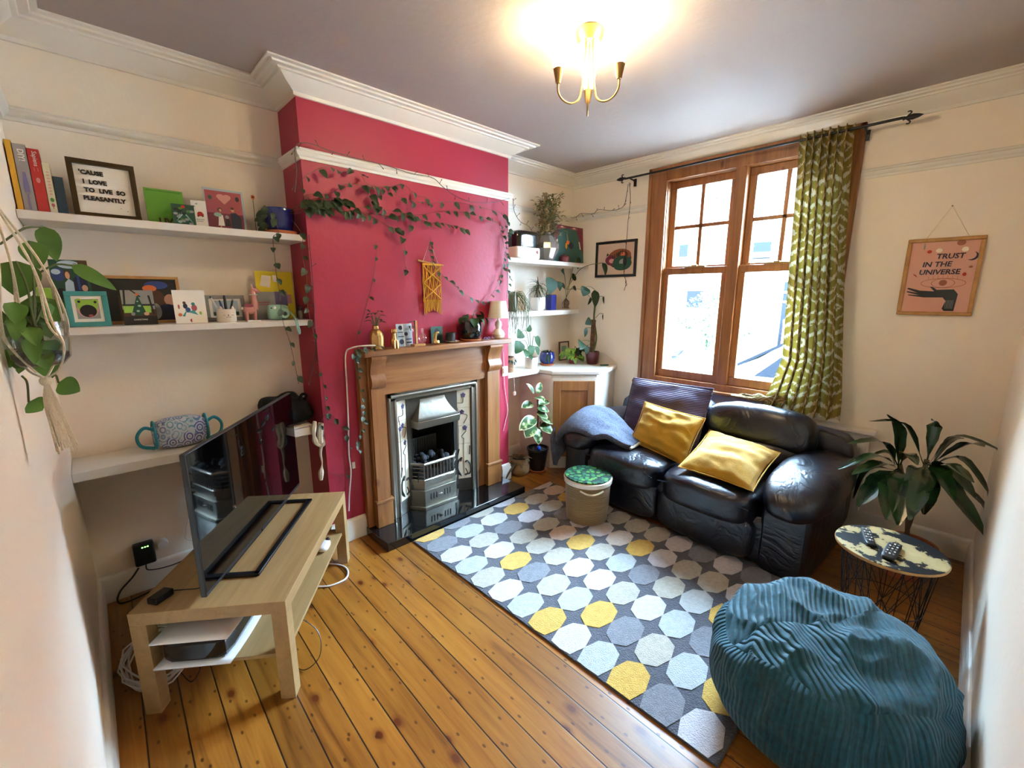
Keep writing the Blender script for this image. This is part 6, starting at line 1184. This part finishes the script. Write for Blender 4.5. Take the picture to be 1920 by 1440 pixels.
for k in range(30):
    a = rnd.uniform(0, 6.28); r_ = rnd.uniform(.02, .075); p_ = c+Vector((r_*cos(a), r_*sin(a), rnd.uniform(.07, .15))); s_.tube([c+Vector((0, 0, .08)), p_], .0016, 4); (q2 if cos(a)*.7-sin(a)*.7 > .35 and p_.z > c.z+.1 else q).leaf(p_, (cos(a), sin(a), rnd.uniform(-1.2, .2)), rnd.uniform(.065, .095), rnd.uniform(.04, .06), .6, 'heart', up=(-.4, -.4, .7))
s_.build('stems', 'stem', o); q.build('leaves', 'lime', o); q2.build('dark_leaves', 'dleaf', o)
c = onz(R3, 1110, 682); o = thing('climbing_monstera', 'holed leaf monstera climbing a coir pole in a maroon pot on the cupboard top', 'plant', c); M['maroon'] = mat('maroon ceramic', '4f1722', .3, coat=.3); pot(o, c, [(0, 0), (.045, 0), (.052, .01), (.066, .09), (.066, .12), (.061, .12), (.06, .1), (0, .1)], 'maroon', 36, (.06, .11)); q = MB(); q.tube([c+Vector((-.01, 0, .10)), c+Vector((.0, .0, .42))], [.022, .021], 12); q.build('coir_pole', mat('coir', '6e4a30', .95, c2='4f3420', vs=50, bump=1.0, bs=120), o)
s_ = MB(); s_.tube(curve([c+Vector((-.02, -.02, .1)), c+Vector((.01, -.03, .25)), c+Vector((.005, .0, .42)), c+Vector((.01, 0, .55))], 6), .009, 7); q = MB(); hol = MB()
def toC(x, y_): return at('y', c.y-.02, x, y_)
for p, d, l, w_ in (((1113, 545), (.1, -.4, -.9), .13, .075), ((1098, 538), (-.5, -.4, -.7), .075, .085), ((1131, 556), (.3, -.4, -.9), .085, .04), ((1131, 588), (.3, -.3, -.9), .085, .045), ((1108, 600), (-.9, -.4, -.2), .08, .06), ((1098, 615), (-.2, -.4, -1), .07, .035), ((1090, 640), (-.5, -.6, -.2), .10, .08), ((1100, 648), (-.3, -.5, -.9), .07, .05)):
    P_ = toC(*p); st0 = c+Vector((0, -.02, max(.12, P_.z-c.z-.04))); s_.tube(curve([st0, (st0+P_)/2+Vector((0, 0, .02)), P_], 4), .0022, 5); monleaf(q, P_, d, l*1.25, w_*1.3, up=(-.3, -1, .3))
s_.build('stems', 'stem', o); q.build('leaves', 'dleaf', o)
c = onz(R3, 1133, 686); tag(MB(TR(c.x, c.y, R3, -.5)).box((-.04, -.012, 0), (.04, .012, .014)).build('green_case', 'forest', origin=c, bevel=.003), 'small green and white case lying on the cupboard top right of the maroon pot', 'case')

# floor plants in the corner
c = at('z', 0, 1012, 880); c = Vector((min(c.x, 2.895), c.y, 0)); o = thing('rubber_plant', 'variegated rubber plant in a black pot on the floor beside the corner cupboard', 'plant', c); M['terrap'] = M['terra']
pot(o, c, [(0, .001), (.075, .001), (.085, .018), (.078, .02), (0, .008)], 'terra', 32, None, 'saucer'); pot(o, c, [(0, .01), (.065, .01), (.092, .20), (.098, .205), (.098, .218), (.09, .218), (.086, .19), (0, .19)], 'black', 36, (.088, .20))
def varieg():
    mt, nt, b = base_mat('cream edged leaf'); tc = nd(nt, 'ShaderNodeTexCoord'); n_ = nd(nt, 'ShaderNodeTexNoise', {0: tc.outputs['Object'], 'Scale': 22, 'Detail': 2}); nt.links.new(ramp(nt, n_.outputs[0], (.50, hx('33502c')), (.56, hx('6f8a52')), (.66, hx('c9cba0'))), b.inputs['Base Color']); b.inputs['Roughness'].default_value = .3; return mt
M['varieg'] = varieg(); M['leafedge'] = mat('cream leaf margin', 'cfcfa8', .35)
s_ = MB(); s_.tube(curve([c+Vector((0, 0, .2)), c+Vector((-.01, 0, .36)), c+Vector((0, .0, .52)), c+Vector((-.01, 0, .66))], 5), .007, 7); s_.tube([c+Vector((.02, .01, .2)), c+Vector((.03, 0, .45))], .005, 7); s_.build('stem', 'bstem', o); lv = MB(); ed = MB()
def lf(x, y_, d, l, w_):
    P_ = at('y', c.y-.04, x, y_); ed.leaf(P_+Vector((0, .003, -.001)), d, l*1.04, w_*1.16, .4, 'lance', up=(0, -.6, .8), na=8, fold=.2); lv.leaf(P_, d, l, w_, .4, 'lance', up=(0, -.6, .8), na=8, fold=.2)
for x, y_, d, l, w_ in ((1001, 738, (-.4, 0, 1), .11, .05), (1007, 738, (.6, 0, .9), .12, .05), (1004, 745, (0, -.6, .1), .10, .08), (999, 757, (-1, -.2, .2), .13, .07), (1010, 758, (1, -.1, .25), .16, .06), (1008, 766, (.7, -.4, .0), .12, .08), (1006, 775, (.7, -.5, -.1), .12, .09), (1004, 783, (-1, -.2, -.1), .20, .10), (1014, 786, (1, -.2, -.1), .17, .10), (1000, 795, (-.8, -.4, -.3), .15, .11), (1012, 800, (.6, -.5, -.1), .14, .12), (1003, 803, (-.1, -.8, -.8), .14, .10)): lf(x, y_, d, l, w_)
ed.build('cream_margins', 'leafedge', o); lv.build('leaves', 'varieg', o); M['bluepl'] = mat('bright blue plastic', '1450c8', .3); q = at('y', c.y-.05, 1012, 825); tag(MB().ball(Vector((q.x, c.y-.04, .225)), (.022, .022, .024)).build('watering_globe', 'bluepl', origin=(q.x, c.y-.04, .21)), 'bright blue watering globe stuck in the black pot of the rubber plant', 'watering globe')
c = at('z', 0, 981, 893); c = Vector((c.x+.02, c.y+.065, 0)); o = thing('basket_plant', 'leafy plant in a folded seagrass basket on the floor right of the hearth', 'plant', c); M['seagrass'] = rib_mat('woven seagrass', 'a5814e', 50, 'Z', .8)
pot(o, c, [(0, .001), (.065, .001), (.085, .03), (.086, .075), (.074, .10)], 'seagrass', 36, None, 'basket'); pot(o, c, [(.080, .085), (.074, .098), (.082, .15), (.086, .155), (.078, .155), (.072, .12), (0, .12)], 'seagrass', 36, (.072, .13), 'folded_rim'); lv = MB(); M['brnleaf'] = mat('bronze leaf', '3e3f30', .35, c2='5a4a34', vs=14)
for a, l, w_, el in ((3.3, .24, .07, .25), (4.6, .15, .03, 1.6), (5.2, .12, .03, 1.8), (2.4, .14, .035, 1.3), (.4, .13, .04, .9), (5.9, .14, .04, .8), (1.5, .12, .03, 1.5), (4.1, .11, .04, .4), (.9, .10, .035, .5)): lv.leaf(c+Vector((.01*cos(a), .01*sin(a), .125)), (cos(a), sin(a), el), l, w_, .9, 'lance', na=8)
lv.build('leaves', 'brnleaf', o)

# big floor plant behind the side table
c = at('z', 0, 1692, 1075); c = Vector((3.30, -2.80, 0)); o = thing('corn_plant', 'large dark green corn plant in a terracotta pot in the corner right of the sofa', 'plant', c); pot(o, c, [(0, .001), (.09, .001), (.125, .17), (.13, .17), (.13, .195), (.115, .195), (.11, .16), (0, .16)], 'terra', 40, (.112, .17)); s_ = MB(); lv = MB(); rnd = random.Random(19); M['corn'] = mat('glossy dark corn plant leaf', '16301a', .22, c2='1f3f1c', vs=10, coat=.3)
heads = [(at('x', 3.30, 1738, 862), .09), (at('x', 3.30, 1688, 870), .02)]
for k, (hd, dx) in enumerate(heads): s_.tube(curve([c+Vector((.0, .02*k, .17)), c+Vector((.0, .02-.02*k, .4)), Vector((3.30, (hd.y+c.y)/2, hd.z-.15)), hd], 6), .011-.002*k, 8)
s_.build('canes', 'bstem', o)
spec = [(0, 1600, 829, 1645, 770), (0, 1585, 835, 1640, 835)]
def long_leaf(base, mid, tip, W_):
    C = curve([base, mid, tip], 6); n_ = len(C); v = []
    for i, p in enumerate(C):
        t = i/(n_-1); d = (C[min(i+1, n_-1)]-C[max(i-1, 0)]).normalized(); sd_ = d.cross(Vector((0, 0, 1))); sd_ = sd_.normalized() if sd_.length > .05 else Vector((0, 1, 0)); sd_ = (sd_*.8+Vector((0, .35, .0))).normalized(); nn = sd_.cross(d); w_ = W_*.5*(.12+.88*max(0, sin(pi*max(0, (t-.22)/.78)**.8))**.7 if t > .22 else .12)*(1+.08*sin(t*26))
        for q_ in (-1, -.5, 0, .5, 1): v.append(p+sd_*w_*q_+nn*abs(q_)*w_*.3)
    lv.add(v, [(i*5+k, i*5+k+1, (i+1)*5+k+1, (i+1)*5+k) for i in range(n_-1) for k in range(4)])
LV = [(0, (1752, 800), (1746, 788), 3.30, .05, 1.0), (1, (1685, 810), (1663, 777), 3.2, .055, 1), (0, (1698, 798), (1630, 790), 3.15, .04, 1), (0, (1790, 820), (1885, 848), 3.35, .05, 1), (0, (1810, 835), (1845, 838), 3.2, .06, 1), (0, (1780, 830), (1808, 822), 3.45, .05, 1),
      (1, (1655, 830), (1590, 832), 3.15, .06, 1), (1, (1640, 855), (1572, 880), 3.05, .05, 1), (1, (1650, 870), (1598, 890), 3.0, .06, 1), (1, (1655, 900), (1608, 950), 3.0, .09, 1), (1, (1670, 905), (1662, 975), 2.95, .08, 1), (1, (1690, 905), (1684, 985), 2.95, .09, 1),
      (0, (1730, 900), (1705, 975), 2.9, .075, 1), (0, (1740, 910), (1732, 965), 3.0, .07, 1), (0, (1780, 880), (1830, 935), 3.15, .06, 1), (0, (1800, 860), (1862, 935), 3.3, .055, 1), (0, (1790, 900), (1866, 968), 3.35, .06, 1), (0, (1770, 900), (1848, 1005), 3.05, .075, 1), (0, (1760, 880), (1790, 940), 3.0, .06, 1),
      (0, (1775, 870), (1825, 905), 2.95, .055, 1), (1, (1630, 880), (1600, 935), 3.3, .06, 1), (1, (1665, 850), (1625, 860), 3.35, .055, 1), (0, (1720, 880), (1700, 930), 3.1, .06, 1), (0, (1745, 890), (1750, 945), 3.1, .055, 1), (1, (1700, 850), (1720, 872), 3.0, .05, 1)]
for hd, mp_, tp_, xx, w_, _ in LV: b_ = heads[hd][0]-Vector((0, 0, rnd.uniform(0, .10))); mx_ = (3.30+xx)/2; long_leaf(b_, at('x', mx_, *mp_), at('x', xx, *tp_), w_*1.25)
for v in lv.V: v.x = min(v.x, L-.01); v.y = max(v.y, WY+.01)
lv.build('leaves', 'corn', o)

# ================================================================ hanging pothos beside the left wall
c = at('y', -1.42, 30, 690); c = Vector((.055, -1.42, c.z)); o = thing('hanging_pothos', 'bright green pothos in a glass pot in a cotton hanger on the left wall', 'plant', c); PZ = c.z; M['potglass'] = glassy('pot glass', (.8, .84, .74, 1), .02, .15)
pot(o, c, [(0.001, 0), (.035, .002), (.050, .02), (.054, .06), (.050, .10), (.048, .10)], 'potglass', 30, None, 'glass_pot'); MB().lathe([(.0, .004), (.034, .004), (.046, .02), (.047, .03), (0, .034)], c, 24).build('soil', 'soil', o)
hg = thing('macrame_hanger', 'cream knotted cotton hanger with a long tassel holding the hanging pothos', 'plant hanger', c+Vector((0, 0, -.26))); topz = PZ+.36
MB().tube([(.001, c.y, topz), (.02, c.y, topz+.004), (.03, c.y, topz-.004)], .003).build('wall_hook', 'brass', hg)
for k in range(4):
    a = k*pi/2+.5; q = MB()
    for s_o in (-.004, .004): P_ = [Vector((.03, c.y, topz)), c+Vector((.036*cos(a), .036*sin(a), .22)), c+Vector((.056*cos(a)+s_o, .056*sin(a)-s_o, .10)), c+Vector((.057*cos(a+.3), .057*sin(a+.3), .05)), c+Vector((.03*cos(a+.6), .03*sin(a+.6), -.006)), c+Vector((0, 0, -.03))]; P_ = [Vector((max(.004, p.x), p.y, p.z)) for p in P_]; q.tube(curve(P_, 6), .0024, 5)
    q.build('knotted_cord', 'rope', hg)
q = MB(); rnd = random.Random(41)
for k in range(16): a = k*2.4; q.tube(curve([c+Vector((0, 0, -.03)), c+Vector((.010*cos(a), .010*sin(a), -.08)), c+Vector((.014*cos(a)+.006, .014*sin(a)-.004, -.14)), c+Vector((.018*cos(a)+.012, .018*sin(a)-.006, -.19-rnd.uniform(0, .02)))], 4), .0024, 4)
q.ball(c+Vector((0, 0, -.035)), .012); q.build('tassel', 'rope', hg)
s_ = MB(); lv = MB()
def pl_(y, x, py_): p = at('y', y, x, py_); return Vector((max(.012, p.x), p.y, p.z))
def Lf(y, b_, tip, w_, base=None, ddr=.3):
    B_ = pl_(y, *b_); T_ = pl_(y-.01, *tip); d = T_-B_; lv.leaf(B_, d, d.length*1.08, w_, ddr, 'heart', fold=.12, up=(.25, -1, .15), na=9)
    if base is not None: s_.tube(curve([base, (base+B_)/2+Vector((.005, 0, .015)), B_], 5), .0024, 5)
ctr = c+Vector((0, 0, .09))
Lf(-1.30, (80, 425), (110, 485), .045, pl_(-1.35, 0, 458)); Lf(-1.34, (55, 452), (76, 500), .05, ctr); Lf(-1.38, (30, 490), (40, 555), .075, ctr); Lf(-1.33, (135, 498), (218, 538), .035, pl_(-1.36, 60, 520)); Lf(-1.36, (62, 555), (100, 630), .07, ctr); Lf(-1.32, (30, 590), (-10, 640), .085, ctr); Lf(-1.34, (10, 600), (12, 665), .08, ctr)
Lf(-1.35, (80, 638), (92, 712), .06, ctr); Lf(-1.36, (62, 640), (70, 690), .055, ctr); Lf(-1.33, (110, 718), (148, 732), .05, pl_(-1.34, 92, 712)); Lf(-1.31, (0, 760), (78, 768), .05, pl_(-1.33, 40, 705)); Lf(-1.39, (45, 660), (20, 690), .05, ctr); Lf(-1.37, (90, 560), (104, 600), .05, ctr); Lf(-1.33, (-12, 640), (25, 700), .06, ctr); Lf(-1.38, (20, 640), (48, 690), .05, ctr)
rnd = random.Random(77)
for k in range(13): a = rnd.uniform(0, 6.28); p_ = c+Vector((.030*cos(a)-.018, .05*sin(a), rnd.uniform(.03, .15))); s_.tube([ctr-Vector((0, 0, .05)), p_], .002, 4); lv.leaf(p_, (cos(a)*.5, sin(a)*.7, rnd.uniform(-1.4, -.3)), rnd.uniform(.045, .065), rnd.uniform(.03, .045), .4, 'heart', up=(.3, -1, .3))
for v in lv.V: v.x = max(v.x, .004)
s_.build('vine_stems', 'stem', o); lv.build('leaves', 'bleaf', o)
